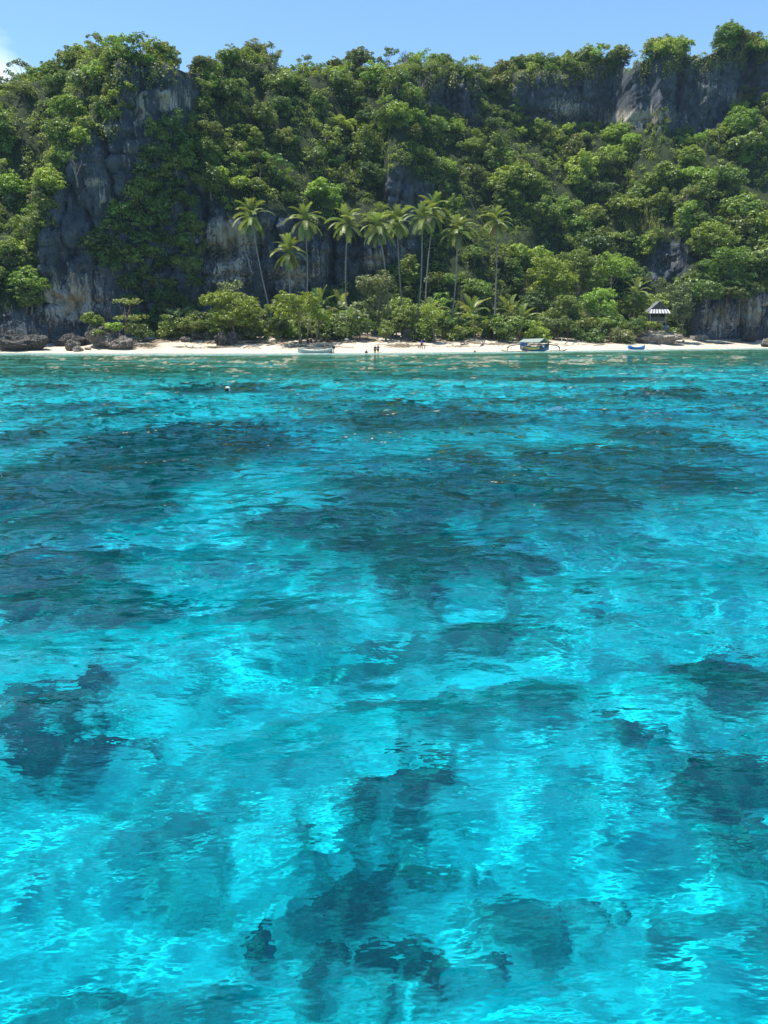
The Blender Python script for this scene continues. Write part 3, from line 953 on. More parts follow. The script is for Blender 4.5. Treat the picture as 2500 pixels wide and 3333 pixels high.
PROTO = {}
for kind, cnt in (('rounded', 6), ('tall', 4), ('flat topped', 4), ('open', 4), ('bushy', 4)):
    for j in range(cnt):
        sd = hash((len(kind), j)) % 1000 + 17
        lb = lobes_for(kind, sd)
        jr = random.Random(sd)
        lb = [(x * jr.uniform(.9, 1.35), y * jr.uniform(.9, 1.35), z + jr.uniform(-.4, .6), a * jr.uniform(.75, 1.25), b * jr.uniform(.75, 1.25), c * jr.uniform(.9, 1.5)) for x, y, z, a, b, c in lb]
        v, f = crown_np(sd, lb, 16, 0.33, 0.40)
        cme = mesh_np('crown', v, f, LEAF['mid green'])
        h0 = {'rounded': 3.4, 'tall': 6.0, 'flat topped': 4.0, 'open': 4.0, 'bushy': 0.8}[kind]
        tme = trunk_mb(sd, lb, h0, {'bushy': .08}.get(kind, .17)).mesh('trunk', BARK, True)
        PROTO.setdefault(kind, []).append((cme, tme))
SIZE_H = {'rounded': 5.9, 'tall': 8.6, 'flat topped': 5.0, 'open': 5.9, 'bushy': 2.3}
SIZE_R = {'rounded': 2.8, 'tall': 1.9, 'flat topped': 3.6, 'open': 2.9, 'bushy': 2.2}


def plant(name, kind, colour, loc, sc, rz, cat, group, j=None, squash=1.0):
    cme, tme = PROTO[kind][rnd.randrange(len(PROTO[kind])) if j is None else j]
    t = thing(name, '', cat, loc, rz, group)
    t.scale = (sc * squash, sc * squash, sc)
    c = link('crown', cme, t)
    c.material_slots[0].link = 'OBJECT'
    c.material_slots[0].material = LEAF[colour]
    link('trunk', tme, t)
    return t


# ---- trees over the hillside: big ones first, spaced out; labels come from look and landmark
_Q = np.stack([HX2, HY2, HZ2], -1)
FACE = PY2 <= np.minimum.accumulate(PY2, 0) + 8          # the face of the hill, not the flat top behind the rim
_area = np.linalg.norm(np.cross(_Q[1:, :-1] - _Q[:-1, :-1], _Q[:-1, 1:] - _Q[:-1, :-1]), axis=-1)


def scatter(mask, n, r):
    """n points spread evenly over the part of the hill where mask holds"""
    w = (_area * mask[:-1, :-1]).ravel()
    k = r.choice(len(w), n, p=w / w.sum())
    i, j = k // _area.shape[1], k % _area.shape[1]
    a, b = r.random((n, 1)), r.random((n, 1))
    return _Q[i, j] * (1 - a) * (1 - b) + _Q[i + 1, j] * a * (1 - b) + _Q[i, j + 1] * (1 - a) * b + _Q[i + 1, j + 1] * a * b


CP_ = scatter(FACE & (HC < 0.75) & (PX2 > -60) & (PX2 < 2560) & (PY2 > 20) & (PY2 < 1060), 9000, rng)
CPX, CPY = proj(CP_[:, 0], CP_[:, 1], CP_[:, 2])
cand = range(len(CP_))
placed = []          # px, py, radius px, record


def try_trees(n, sizes, kinds, minf, region=None, colours=None, edge=False, sink=0.0):
    k = 0
    for q in cand:
        if k >= n:
            return
        x, y, z = CP_[q]
        gpx, gpy = CPX[q], CPY[q]
        if not edge and cliff_mask(gpx, gpy) > .45:
            continue
        if region and not region(gpx, gpy):
            continue
        kind = rnd.choice(kinds)
        sc = rnd.uniform(*sizes)
        h = SIZE_H[kind] * sc - {'rounded': 1.5, 'tall': 1.2, 'flat topped': 1.9, 'open': 1.4, 'bushy': .3}[kind] * sc
        cpx, cpy = proj(x, y, z + 0.62 * h)
        rp = SIZE_R[kind] * sc * F / y
        if cpx < -30 or cpx > 2530:
            continue
        tpx, tpy = proj(x, y, z + h)
        sk = float(np.interp(cpx, [s[0] for s in SKYLINE], [s[1] for s in SKYLINE]))
        if tpy < sk - 16:
            continue
        if edge:
            if not 0.03 < float(cliff_mask(gpx, gpy)) < 0.8:
                continue
        elif max(cliff_mask(cpx, cpy), cliff_mask(cpx, cpy - rp * .35), cliff_mask(cpx - rp * .4, cpy), cliff_mask(cpx + rp * .4, cpy)) > 0.5:
            continue
        ok = True
        for (a, b, rr, _) in placed:
            if (a - cpx) ** 2 + ((b - cpy) * 1.15) ** 2 < (minf * (rr + rp)) ** 2:
                ok = False
                break
        if not ok:
            continue
        if colours:
            col = rnd.choice(colours)
        else:
            base = ['mid green', 'mid green', 'dark green', 'bright green', 'olive green', 'bright green', 'mid green']
            if gpy < 330:
                base = ['olive green', 'bright green', 'mid green', 'olive green', 'grey green', 'bright green', 'mid green']
            elif gpx > 1650:
                base = ['bright green', 'mid green', 'bright green', 'mid green', 'olive green', 'dark green', 'bright green', 'bright green']
            elif gpx < 420:
                base = ['olive green', 'bright green', 'mid green', 'bright green', 'grey green']
            col = rnd.choice(base)
        placed.append((cpx, cpy, rp, dict(kind=kind, sc=sc, col=col, loc=(x, y, z - {'rounded': 1.5, 'tall': 1.2, 'flat topped': 1.9, 'open': 1.4, 'bushy': .3}[kind] * sc - sink), rz=rnd.uniform(0, 6.28))))
        k += 1


ridge = lambda px, py: abs(py - (float(np.interp(px, [s[0] for s in SKYLINE], [s[1] for s in SKYLINE])) + float(np.interp(px, [s[0] for s in RIDGE_DROP], [s[1] for s in RIDGE_DROP])))) < 26
try_trees(62, (0.55, 0.92), ['rounded', 'bushy', 'bushy', 'rounded', 'open'], 0.42, ridge, sink=.5)
try_trees(30, (1.2, 1.65), ['rounded', 'rounded', 'flat topped'], 0.46, lambda px, py: px > 1600 and py > 420)
try_trees(110, (0.85, 1.2), ['rounded', 'rounded', 'tall', 'flat topped', 'open'], 0.40)
try_trees(66, (0.6, 0.9), ['rounded', 'tall', 'open', 'bushy', 'bushy'], 0.34)
try_trees(52, (0.75, 1.15), ['bushy', 'bushy', 'rounded'], 0.30, lambda px, py: ridge(px, py) and px > 1600, ['olive green', 'bright green', 'mid green', 'mid green'], sink=.9)
try_trees(14, (0.8, 1.3), ['bushy'], 0.30, lambda px, py: ridge(px, py) and px < 700, ['olive green', 'bright green', 'mid green'])
n_tree = len(placed)
try_trees(150, (0.6, 1.0), ['bushy', 'bushy', 'open'], 0.27)
try_trees(46, (0.55, 0.95), ['bushy', 'bushy', 'open'], 0.30, lambda px, py: px < 720 and py < 1000, ['mid green', 'bright green', 'olive green'], True)
try_trees(44, (0.5, 0.9), ['bushy', 'bushy', 'open'], 0.32, lambda px, py: px >= 720 and py < 930, ['mid green', 'bright green', 'olive green'], True)
print('TREES', n_tree, len(placed))

ZONES = [(90, 300, 'on the left end of the ridge'), (60, 470, 'high on the slope left of the dark cliff'), (60, 640, 'halfway up the slope left of the dark cliff'),
         (50, 830, 'low on the slope left of the dark cliff'), (300, 170, 'on the ridge crest above the dark cliff'), (200, 330, 'on the lit shoulder beside the dark cliff'),
         (550, 170, 'on the ridge above the white cliff streaks'), (800, 200, 'on the ridge right of the dark cliff'), (720, 330, 'beside the top of the dark cliff'),
         (680, 500, 'on the buttress right of the dark cliff'), (830, 600, 'right above the leaning palm'), (900, 380, 'on the slope below the ridge dip'), (1000, 580, 'above the third palm from the left'),
         (1080, 220, 'at the dip of the ridge'), (1300, 200, 'on the middle of the ridge'), (1150, 380, 'high on the middle slope'), (1150, 620, 'above the middle palms'), (1280, 480, 'halfway up the middle slope'),
         (1480, 200, 'on the ridge above the small dark cliff'), (1430, 480, 'below the small dark cliff'), (1450, 620, 'above the pair of palms'), (1620, 200, 'on the ridge between the two upper cliffs'),
         (1600, 540, 'in the gully beside the rightmost palm'), (1850, 180, 'on the rim of the long upper cliff'), (2200, 130, 'on the high rim of the long upper cliff'), (2420, 100, 'on the highest end of the rim'),
         (1780, 470, 'under the near end of the long cliff'), (2050, 480, 'under the middle of the long cliff'), (2350, 470, 'under the far end of the long cliff'), (1780, 620, 'uphill of the rightmost palm'),
         (2050, 640, 'on the slope above the hut'), (2350, 650, 'on the slope above the grey outcrop'), (1800, 800, 'above the outrigger boat'), (2000, 850, 'uphill left of the hut'), (2250, 720, 'beside the grey rock outcrop'),
         (2400, 850, 'above the right sea cliff'), (1500, 800, 'behind the palms on the right'), (1650, 900, 'at the slope foot behind the small palms'), (1250, 950, 'behind the beach shrubs'), (900, 900, 'at the slope foot behind the leaning palm'), (40, 980, 'at the cliff foot on the far left')]
ORD = ['leftmost', 'second from left', 'third from left', 'fourth from left', 'fifth from left', 'sixth from left', 'seventh from left', 'eighth from left', 'ninth from left', 'tenth from left', 'eleventh from left', 'twelfth from left', 'thirteenth from left', 'fourteenth from left']


def label_all(recs, noun, objs):
    d = {}
    for k, (px, py, rp, r) in enumerate(recs):
        big = r['sc'] * SIZE_H[r['kind']]
        size = 'small' if big < 3.9 else ('big' if big > 6.6 else 'mid-sized')
        z = min(ZONES, key=lambda q: (q[0] - px) ** 2 + 1.4 * (q[1] - py) ** 2)[2]
        d.setdefault((size, r['col'], r['kind'], z), []).append((px, k))
    for (size, col, kind, z), lst in d.items():
        lst.sort()
        for o, (px, k) in enumerate(lst):
            extra = '' if len(lst) == 1 else ', ' + (ORD[o] if o < len(ORD) else 'rightmost')
            objs[k]['label'] = f'{size} {kind.replace(" ", "-")} {col.replace(" ", "-")} {noun} {z}{extra}'


tree_objs = [plant('jungle_tree', r['kind'], r['col'], r['loc'], r['sc'], r['rz'], 'tree', 'jungle trees on the hillside') for _, _, _, r in placed[:n_tree]]
label_all(placed[:n_tree], 'tree', tree_objs)
bush_objs = [plant('hillside_bush', r['kind'], r['col'], r['loc'], r['sc'], r['rz'], 'bush', 'bushes on the hillside') for _, _, _, r in placed[n_tree:]]
label_all(placed[n_tree:], 'bush', bush_objs)

# ---- a few bare trees with pale branches
for px, py, Yd, h, lb in [(1362, 345, None, 7.5, 'bare tree with pale forked branches at the edge of the small dark cliff'), (2236, 846, None, 4.5, 'thin bare tree on the grey rock outcrop above the hut'),
                          (1310, 205, None, 4.5, 'leafless twiggy tree on the skyline above the middle of the ridge'), (250, 600, None, 4.5, 'bare pale twigs at the left edge of the dark cliff')]:
    kq = np.argmin((PX2 - px) ** 2 + (PY2 - py) ** 2 + 1e6 * ~FACE)
    bx_, by_, bz_ = HX2.flat[kq], HY2.flat[kq] - .3, HZ2.flat[kq]
    rr = random.Random(px)
    mb = MB()
    top = Vector((rr.uniform(-.5, .5), -.3, h * .5))
    mb.tube([(0, 0, -.5), top * .5, top], [.16, .13, .1], 6)
    for q in range(9):
        s0 = top * rr.uniform(.55, 1)
        e = s0 + Vector((rr.uniform(-1, 1) * h * .3, rr.uniform(-.6, .4) * h * .2, rr.uniform(.25, .55) * h))
        m = s0.lerp(e, .5) + Vector((rr.uniform(-.2, .2), 0, -.15))
        mb.tube([s0, m, e], [.08, .06, .03], 5, False)
        for w in range(3):
            f0 = m.lerp(e, rr.random())
            mb.tube([f0, f0 + Vector((rr.uniform(-.7, .7), rr.uniform(-.4, .2), rr.uniform(.2, .8)))], [.04, .02], 4, False)
    o = mb.build('bare_tree', DRIFT, None, True, (bx_, by_, bz_))
    tag(o, lb, 'tree', 'bare trees on the hill')

# ---- shrubs clinging to the shaded cliff
ci, cj = np.nonzero((HC > 0.5) & inside(SHRUBBY, PX2, PY2))
cliffplants = []
for q in rng.permutation(len(ci)):
    i, j = ci[q], cj[q]
    px, py = PX2[i, j], PY2[i, j]
    if all((a - px) ** 2 + (b - py) ** 2 > 43 ** 2 for a, b, _, _ in cliffplants):
        cliffplants.append((px, py, 0, dict(kind='bushy', sc=rnd.uniform(.75, 1.15), col=rnd.choice(['dark green', 'dark green', 'mid green']), loc=(HX2[i, j], HY2[i, j] - .2, HZ2[i, j] - .6), rz=rnd.uniform(0, 6.28))))
    if len(cliffplants) > 58:
        break
CZ = [(px, py, t) for px, py, t in ((540, 450, 'under the white streaks'), (540, 600, 'beside the dark cave'), (450, 700, 'halfway up the cliff'), (600, 800, 'left of the pale overhang'), (350, 800, 'by the small dark hole'), (460, 860, 'in the middle of the green patch'), (600, 960, 'above the beach by the pale rock'), (470, 1000, 'low on the cliff above the boulders'))]
objs = [plant('cliff_shrub', r['kind'], r['col'], r['loc'], r['sc'], r['rz'], 'shrub', 'shrubs clinging to the shaded cliff') for _, _, _, r in cliffplants]
d = {}
for k, (px, py, _, r) in enumerate(cliffplants):
    z = min(CZ, key=lambda q: (q[0] - px) ** 2 + (q[1] - py) ** 2)[2]
    d.setdefault((r['col'], z), []).append((px, k))
for (col, z), lst in d.items():
    lst.sort()
    for o, (px, k) in enumerate(lst):
        objs[k]['label'] = f'{col} cliff shrub {z}' + ('' if len(lst) == 1 else ', ' + (ORD[o] if o < len(ORD) else 'rightmost'))

# ---- undergrowth: low leaves covering the slope between the trees, and vines over the cliff rims
r_ = np.random.default_rng(21)
ui, uj = np.nonzero((HC < 0.5) & (PX2 > -500) & (PX2 < 3000) & (PY2 < 1090))
grassy = [[(2020, 690), (2140, 680), (2150, 770), (2040, 790)], [(1640, 520), (1720, 530), (1740, 620), (1660, 600)], [(1680, 900), (1760, 880), (1760, 960), (1690, 960)], [(900, 1060), (900, 1061), (901, 1060)]]
gm = np.zeros(len(ui), bool)
for g in grassy:
    gm |= inside(g, PX2[ui, uj], PY2[ui, uj])
veg = FACE & (HC < 0.5) & (PX2 > -500) & (PX2 < 3000) & (PY2 < 1090)
for g in grassy:
    veg &= ~inside(g, PX2, PY2)
cen = scatter(veg, 3900, r_)
rad = 0.8 + 1.2 * r_.random(len(cen)) ** 1.6
KL = 90
e = unit(r_.normal(size=(len(cen), KL, 3)) + np.array([0, -.35, .55]))
p = cen[:, None] + e * rad[:, None, None] * np.array([1, 1, 1.0]) * (0.75 + 0.3 * pnoise(e[..., :1] * 2.2 + cen[:, None, :1], e[..., 1:2] * 2.2 + cen[:, None, 1:2], e[..., 2:] * 2.2))
v, f = leaf_quads(r_, p.reshape(-1, 3), (e + np.array([0, 0, .35]))  .reshape(-1, 3), 0.34)
tone = np.repeat(r_.random(len(cen)) ** 1.3, KL * 4)
ug = link('undergrowth', mesh_np('undergrowth', v, f, UNDER, False, {'tone': tone}))
ug['kind'] = 'stuff'
# vines: hang from the rims where the cliff begins
vi, vj = np.nonzero((HC > 0.5) & (np.roll(HC, -6, 0) < 0.4) & (PX2 > -100) & (PX2 < 2600) & (PY2 < 450))
if len(vi):
    sel = r_.choice(len(vi), min(700, len(vi)), replace=False)
    pts = []
    for q in sel:
        n = 8 + int(14 * r_.random() ** 2)
        drop = np.linspace(-0.6, 0.6 + 2.8 * r_.random() ** 2, n)
        b = np.array([HX2[vi[q], vj[q]], HY2[vi[q], vj[q]] - .35, HZ2[vi[q], vj[q]]])
        pts.append(b + np.stack([r_.normal(0, .25, n), r_.normal(-.15, .2, n), -drop], -1))
    pts = np.concatenate(pts)
    v, f = leaf_quads(r_, pts, np.tile([0, -.6, .8], (len(pts), 1)), 0.42)
    vn = link('hanging_vines', mesh_np('hanging_vines', v, f, LEAF['olive green']))
    vn['kind'] = 'stuff'
# grass on the open slopes and along the back of the beach
gp = []
sel = np.nonzero(gm)[0]
if len(sel):
    s2 = r_.choice(sel, 5000)
    gp.append(np.stack([HX2[ui[s2], uj[s2]], HY2[ui[s2], uj[s2]], HZ2[ui[s2], uj[s2]]], -1) + r_.normal(0, .25, (5000, 3)))


def grass_strip(x0, x1, ya, yb, n):
    out = []
    while len(out) < n:
        px = r_.uniform(x0, x1)
        p = spot(px, r_.uniform(ya, yb))
        if fbm(p.x * .3, p.y * .4, 2, 2) > -0.15:
            out.append((p.x, p.y + r_.normal(0, .5), p.z))
    return np.array(out)


gp.append(grass_strip(1420, 1780, 1080, 1096, 2600))
gp.append(grass_strip(470, 700, 1090, 1098, 900))
gp.append(grass_strip(840, 1010, 1084, 1092, 500))
gp = np.concatenate(gp)
n = len(gp)
tip = gp + np.stack([r_.normal(0, .14, n), r_.normal(-.05, .14, n), .35 + .45 * r_.random(n)], -1)
w = np.stack([np.cos(a := r_.random(n) * 6.28) * .06, np.sin(a) * .06, 0 * a], -1)
v = np.stack([gp - w, gp + w, tip + w * .4, tip - w * .4], 1).reshape(-1, 3)
gr = link('grass', mesh_np('grass', v, np.arange(4 * n).reshape(-1, 4), GRASS))
gr['kind'] = 'stuff'
# ------------------------------------------------------------------ coconut palms
def frond_me(name, elev, droop, L, mat, nl=24, hang=0.35, seed=0, leaflen=0.95, wid=0.12):
    r = random.Random(seed)
    n = 9
    P, ang, p = [], [], Vector((0, 0, 0))
    for i in range(n + 1):
        s = i / n
        a = math.radians(elev - droop * s ** 1.25)
        P.append(p.copy()); ang.append(a)
        p = p + Vector((math.cos(a), 0, math.sin(a))) * (L / n)
    mb = MB()
    mb.tube(P, [0.05 * (1 - .8 * i / n) for i in range(n + 1)], 4, False)
    for k in range(nl):
        s = 0.12 + 0.88 * k / (nl - 1)
        i = min(int(s * n), n - 1)
        q = P[i].lerp(P[i + 1], s * n - i)
        a = ang[i]
        fw = Vector((math.cos(a), 0, math.sin(a)))
        up = Vector((-math.sin(a), 0, math.cos(a)))
        ll = leaflen * (0.35 + 0.65 * math.sin(math.pi * (0.14 + 0.70 * s))) * r.uniform(.85, 1.1)
        for sd in (-1, 1):
            d1 = (Vector((0, sd, 0)) + fw * (0.45 + .5 * s) + up * (0.28 - hang * .3)).normalized()
            d2 = (d1 - Vector((0, 0, 1)) * (hang + r.uniform(0, .35))).normalized()
            w = fw * wid * .5
            m = q + d1 * ll * .5
            e = m + d2 * ll * .5
            b = len(mb.v)
            mb.v += [tuple(q - w * .8), tuple(q + w * .8), tuple(m + w), tuple(m - w), tuple(e)]
            mb.f += [(b, b + 1, b + 2, b + 3), (b + 3, b + 2, b + 4)]
    return mb.mesh(name, mat)


FROND = [(frond_me('frond', e, d, L, PALM_LEAF, hang=h, seed=i), e) for i, (e, d, L, h) in enumerate(
    [(82, 40, 3.0, .15), (66, 75, 3.6, .25), (50, 85, 3.9, .35), (32, 85, 4.0, .45), (12, 75, 4.0, .6), (-10, 62, 3.8, .7), (-32, 48, 3.5, .8), (-55, 26, 3.0, .8)])]
FROND_DRY = frond_me('frond', -48, 34, 3.0, PALM_DRY, hang=.8, seed=9)
YFROND = [frond_me('frond', e, d, L, PALM_PALE, nl=22, hang=h, seed=20 + i, leaflen=.75) for i, (e, d, L, h) in enumerate(
    [(84, 30, 3.4, .1), (70, 62, 3.8, .2), (54, 88, 4.0, .35), (36, 95, 3.8, .5), (18, 80, 3.4, .6)])]


def palm(label, top, base, nf=21, fs=1.0, group='tall coconut palms behind the beach', dry=0, rt=0.15, seed=0):
    r = random.Random(seed)
    base, top = Vector(base), Vector(top)
    t = thing('coconut_palm', label, 'palm', base, 0, group)
    d = top - base
    hor = Vector((d.x, d.y, 0))
    pts = []
    sg = r.choice((-1, 1))
    r0_ = r.uniform(.15, .6)
    for i in range(11):
        s = i / 10
        pts.append(hor * (s ** 1.15) + Vector((0, 0, d.z * s - .5 * (i == 0))) + Vector((sg * r0_ * math.sin(s * math.pi), 0, 0)))
    MB().tube(pts, [rt * (1.55 if i == 0 else 1.12 - .42 * i / 10) for i in range(11)], 8).build('trunk', PALM_BARK, t, True)
    hp = pts[-1]
    nf += r.randint(-4, 3)
    tilt = r.uniform(-.12, .16)
    for k in range(nf):
        q = k / (nf - 1)
        me = FROND[min(int(q * 7.99), 7)][0]
        f = link('frond', me, t, hp + Vector((0, 0, .15 * (1 - q))))
        s = fs * r.uniform(.88, 1.1)
        f.scale = (s, s, s)
        f.rotation_euler = (r.uniform(-.16, .16), r.uniform(-.16, .16) + tilt, k * 2.39996 + r.uniform(-.35, .35))
    for k in range(dry):
        f = link('frond', FROND_DRY, t, hp)
        f['label'] = 'yellowed hanging frond'
        f.rotation_euler = (0, 0, -.2 + k * 2.1 + r.uniform(-.3, .3))
    cb = bmesh.new()
    for k in range(6):
        a = k * 1.05
        bmesh.ops.create_icosphere(cb, subdivisions=1, radius=.15, matrix=Matrix.Translation((math.cos(a) * .26, math.sin(a) * .26, -.25 - .1 * (k % 2))))
    me = bpy.data.meshes.new('coconuts'); cb.to_mesh(me); cb.free(); me.materials.append(PALM_LEAF)
    link('coconuts', me, t, hp)
    return t


TALL = [('tall palm leaning left, leftmost of the palms by the overhanging cliff', (818, 700), (893, 1000), 2.5, 0),
        ('short palm with a low drooping crown, between the leaning palm and the next tall one', (940, 815), (955, 1000), 2.0, 1),
        ('straight slender palm standing just right of the shortest palm', (993, 712), (990, 990), 3.0, 0),
        ('straight palm with a round crown, alone between its neighbours before pale rock', (1131, 722), (1131, 1020), 4.0, 0),
        ('palm leaning left in front of another palm, rooted right of the wooden frame', (1232, 735), (1262, 1050), 1.5, 1),
        ('palm half hidden behind the left leaning palm, darker crown', (1293, 716), (1318, 1020), 4.5, 0),
        ('front palm of the crossing pair, its trunk bowed to the left', (1374, 706), (1355, 1050), 2.0, 0),
        ('highest palm, the back one of the crossing pair', (1411, 684), (1384, 1010), 5.0, 0),
        ('palm right of the crossing pair with a wide shaggy crown', (1488, 748), (1462, 1066), 1.0, 1),
        ('rightmost tall palm, straight, with a yellow frond in its crown', (1616, 715), (1607, 1066), 2.5, 2)]
for i, (lb, tp, bp, dyy, dry) in enumerate(TALL):
    Yp = float(shore(at(bp[0], bp[1], 140).x)) + 21 + dyy
    b = at(bp[0], bp[1], Yp)
    b.z = float(ground(b.x, b.y))
    palm(lb, at(tp[0], tp[1] + 8, Yp + rnd.uniform(-.6, .6)), b, 24 if i != 1 else 20, 1.03 if i != 7 else 1.1, dry=dry, seed=i + 3)


def young_palm(label, base_px, base_py, h, fs, nf, dy=0, lean=0, seed=0):
    r = random.Random(seed)
    b = spot(base_px, base_py)
    b.y += dy
    b.z = float(ground(b.x, b.y))
    t = thing('young_palm', label, 'palm', b, 0, 'young palms at the back of the beach')
    top = Vector((lean, 0, h))
    MB().tube([(0, 0, -.3), Vector((lean * .3, 0, h * .45)), top], [.26, .17, .14], 8).build('trunk', PALM_BARK, t, True)
    for k in range(nf):
        q = k / max(nf - 1, 1)
        f = link('frond', YFROND[min(int(q * 4.99), 4)], t, top)
        s = fs * r.uniform(.85, 1.12)
        f.scale = (s, s, s)
        f.rotation_euler = (r.uniform(-.1, .1), r.uniform(-.1, .1), k * 2.39996 + r.uniform(-.3, .3) + seed)
    return t


YOUNG = [('young palm with steep fronds right behind the yellow green almond tree', 1045, 1094, 4.2, 1.05, 11, .5, -.2),
         ('low young palm by the wooden frame, half behind the pandanus', 1178, 1080, 4.6, .95, 11, 3, 0),
         ('young palm behind the pandanus on its left', 1105, 1082, 4.0, .95, 9, 3, 0),
         ('slim young palm in front of the leaning tall palm foot', 1475, 1098, 2.6, .72, 10, 0, -.1),
         ('big bushy young palm with the widest fronds on the grass', 1533, 1084, 3.2, 1.08, 14, 1, 0),
         ('small young palm with sparse fronds, next to the driftwood stump', 1608, 1102, 1.5, .72, 10, 0, .1),
         ('young palm with a bare pale trunk just left of the outrigger boat', 1694, 1104, 3.0, .85, 13, 0, .1),
         ('tall young palm behind the bare pale trunk one', 1665, 1082, 4.0, 1.05, 12, 3, 0),
         ('young palm at the foot of the crossing pair of palms', 1400, 1084, 3.6, .9, 10, 2, .1),
         ('tiny palm seedling under the left edge of the almond tree', 893, 1096, .5, .42, 7, 0, 0),
         ('young palm between the shrubs and the widest young palm', 1575, 1080, 3.2, .95, 11, 3, 0),
         ('young palm at the right of the grass, in front of the big trees', 1745, 1082, 3.4, .95, 11, 3, .1)]
for i, a in enumerate(YOUNG):
    a = list(a); a[4] *= 1.3; a[5] += 3
    young_palm(*a, seed=i)
# a lone palm among the big trees left of the hut
Yq = float(shore(at(2090, 960, 140).x)) + 25
b = at(2065, 1010, Yq); b.z = float(ground(b.x, b.y))
tp = at(2068, 962, Yq) - b
t = thing('young_palm', 'upright young palm rising out of the big trees above the hut', 'palm', b, 0, 'young palms at the back of the beach')
MB().tube([(0, 0, -.3), tp * .5, tp], [.24, .17, .15], 8).build('trunk', PALM_BARK, t, True)
for k in range(12):
    f = link('frond', YFROND[min(int(k / 11 * 3.99), 3)], t, tp)
    f.scale = (1.15,) * 3
    f.rotation_euler = (0, 0, k * 2.4)

# ------------------------------------------------------------------ trees and shrubs along the beach
def canopy(seed, rx, ry, rz, n, lr, flat=1.0):
    r = random.Random(seed)
    L = [(0, 0, 0, rx * .5, ry * .5, rz * .5)]
    for i in range(n):
        a = i * 2.39996 + r.uniform(-.3, .3)
        u = r.uniform(-.95, .95)
        w = math.sqrt(max(0, 1 - u * u)) * r.uniform(.55, .85)
        k = lr * r.uniform(.75, 1.2)
        L.append((rx * w * math.cos(a), ry * w * math.sin(a), rz * u * .75, k, k, k * .72 * flat))
    return L


def beach_tree(name, label, cat, box, foot, Y, colour, n=14, lr=None, leaf=.32, per=14, group=None, r0=.16, flat=1.0, seed=1, depth=.8, sub=.42, lobes=None, limbs=7):
    cx, cy_, rx, ry = box
    c = at(cx, cy_, Y)
    kx = Y / F
    RX, RZ = rx * kx, ry * kx
    fx = at(foot[0], foot[1], Y)
    base = Vector((fx.x, Y, min(fx.z, float(ground(fx.x, Y)) + 4)))
    t = thing(name, label, cat, base, 0, group)
    off = c - base
    lr = lr or .42 * min(RX, RZ * 1.3)
    lb = lobes(RX, RZ) if lobes else canopy(seed, RX - lr * .6, (RX - lr * .6) * depth, RZ - lr * .4, n, lr, flat)
    lb = [(a + off.x, b_ + off.y, z + off.z, p, q, s) for a, b_, z, p, q, s in lb]
    v, f = crown_np(seed + 50, lb, per, leaf, sub)
    link('crown', mesh_np('crown', v, f, LEAF[colour]), t)
    h = max(off.z - RZ * .35, .5)
    r = random.Random(seed)
    mb = MB()
    top = Vector((off.x * .7, off.y, h))
    mid = Vector((off.x * .25 + r.uniform(-.2, .2), 0, h * .5))
    mb.tube([(0, 0, -.4), mid * .5, mid, top], [r0 * 1.4, r0, r0 * .85, r0 * .6], 7)
    for L in sorted(lb, key=lambda q: -q[3])[:limbs]:
        e = Vector(L[:3])
        s = mid.lerp(top, r.uniform(.2, 1))
        mb.tube([s, s.lerp(e, .5) + Vector((0, 0, -.15)), e], [r0 * .5, r0 * .33, r0 * .12], 5, False)
    mb.build('trunk', BARK, t, True)
    return t


def Yof(px, extra, py=1100):
    return float(shore(at(px, py, 135).x)) + extra


GB = 'trees and shrubs along the back of the beach'
beach_tree('beach_tree', 'wide spreading light green tree over the dark driftwood rock', 'tree', (748, 1010, 128, 66), (765, 1092), Yof(750, 13), 'bright green', 22, 1.5, group=GB, flat=.8, seed=3)
beach_tree('beach_tree', 'wispy grey green tree top poking up behind the spreading tree', 'tree', (752, 940, 48, 40), (760, 1080), Yof(750, 19), 'grey green', 10, .75, group=GB, seed=4, per=8)
beach_tree('shrub', 'dark shrub in the shade left of the spreading light green tree', 'shrub', (640, 1052, 52, 42), (640, 1094), Yof(640, 17), 'dark green', 9, 1.2, group=GB, seed=5)
beach_tree('almond_tree', 'rounded yellow green almond tree above the group seated in its shade', 'tree', (962, 998, 104, 62), (978, 1112), Yof(970, 9), 'yellow green', 20, 1.35, group=GB, flat=.75, seed=6, r0=.2)
beach_tree('almond_tree', 'low right arm of yellow green foliage beside the almond tree', 'tree', (1052, 1030, 44, 26), (1030, 1100), Yof(1050, 11), 'yellow green', 7, .9, group=GB, flat=.7, seed=7)
beach_tree('beach_tree', 'round grey green tree with small pale leaves behind the wooden frame', 'tree', (1232, 932, 78, 54), (1235, 1040), Yof(1230, 21), 'grey green', 14, 1.3, group=GB, seed=8, leaf=.3)
beach_tree('shrub', 'tall leafy shrub right of the wooden frame, over the grey rock', 'shrub', (1292, 1030, 68, 54), (1290, 1092), Yof(1290, 17), 'mid green', 14, 1.15, group=GB, seed=9)
beach_tree('shrub', 'low yellowish shrub at the right post of the wooden frame', 'shrub', (1256, 1078, 30, 24), (1256, 1100), Yof(1256, 14), 'olive green', 8, .65, group=GB, seed=10)
beach_tree('beach_tree', 'open bright shrubby tree leaning over the grey rock with bare crooked stems', 'tree', (1398, 1030, 52, 46), (1415, 1106), Yof(1400, 12), 'bright green', 11, .95, group=GB, seed=11, per=9)
beach_tree('shrub', 'shrub between the wooden frame and the pandanus', 'shrub', (1085, 1075, 30, 22), (1085, 1096), Yof(1085, 17), 'mid green', 7, .7, group=GB, seed=12)
GR = 'big trees at the foot of the right slope'
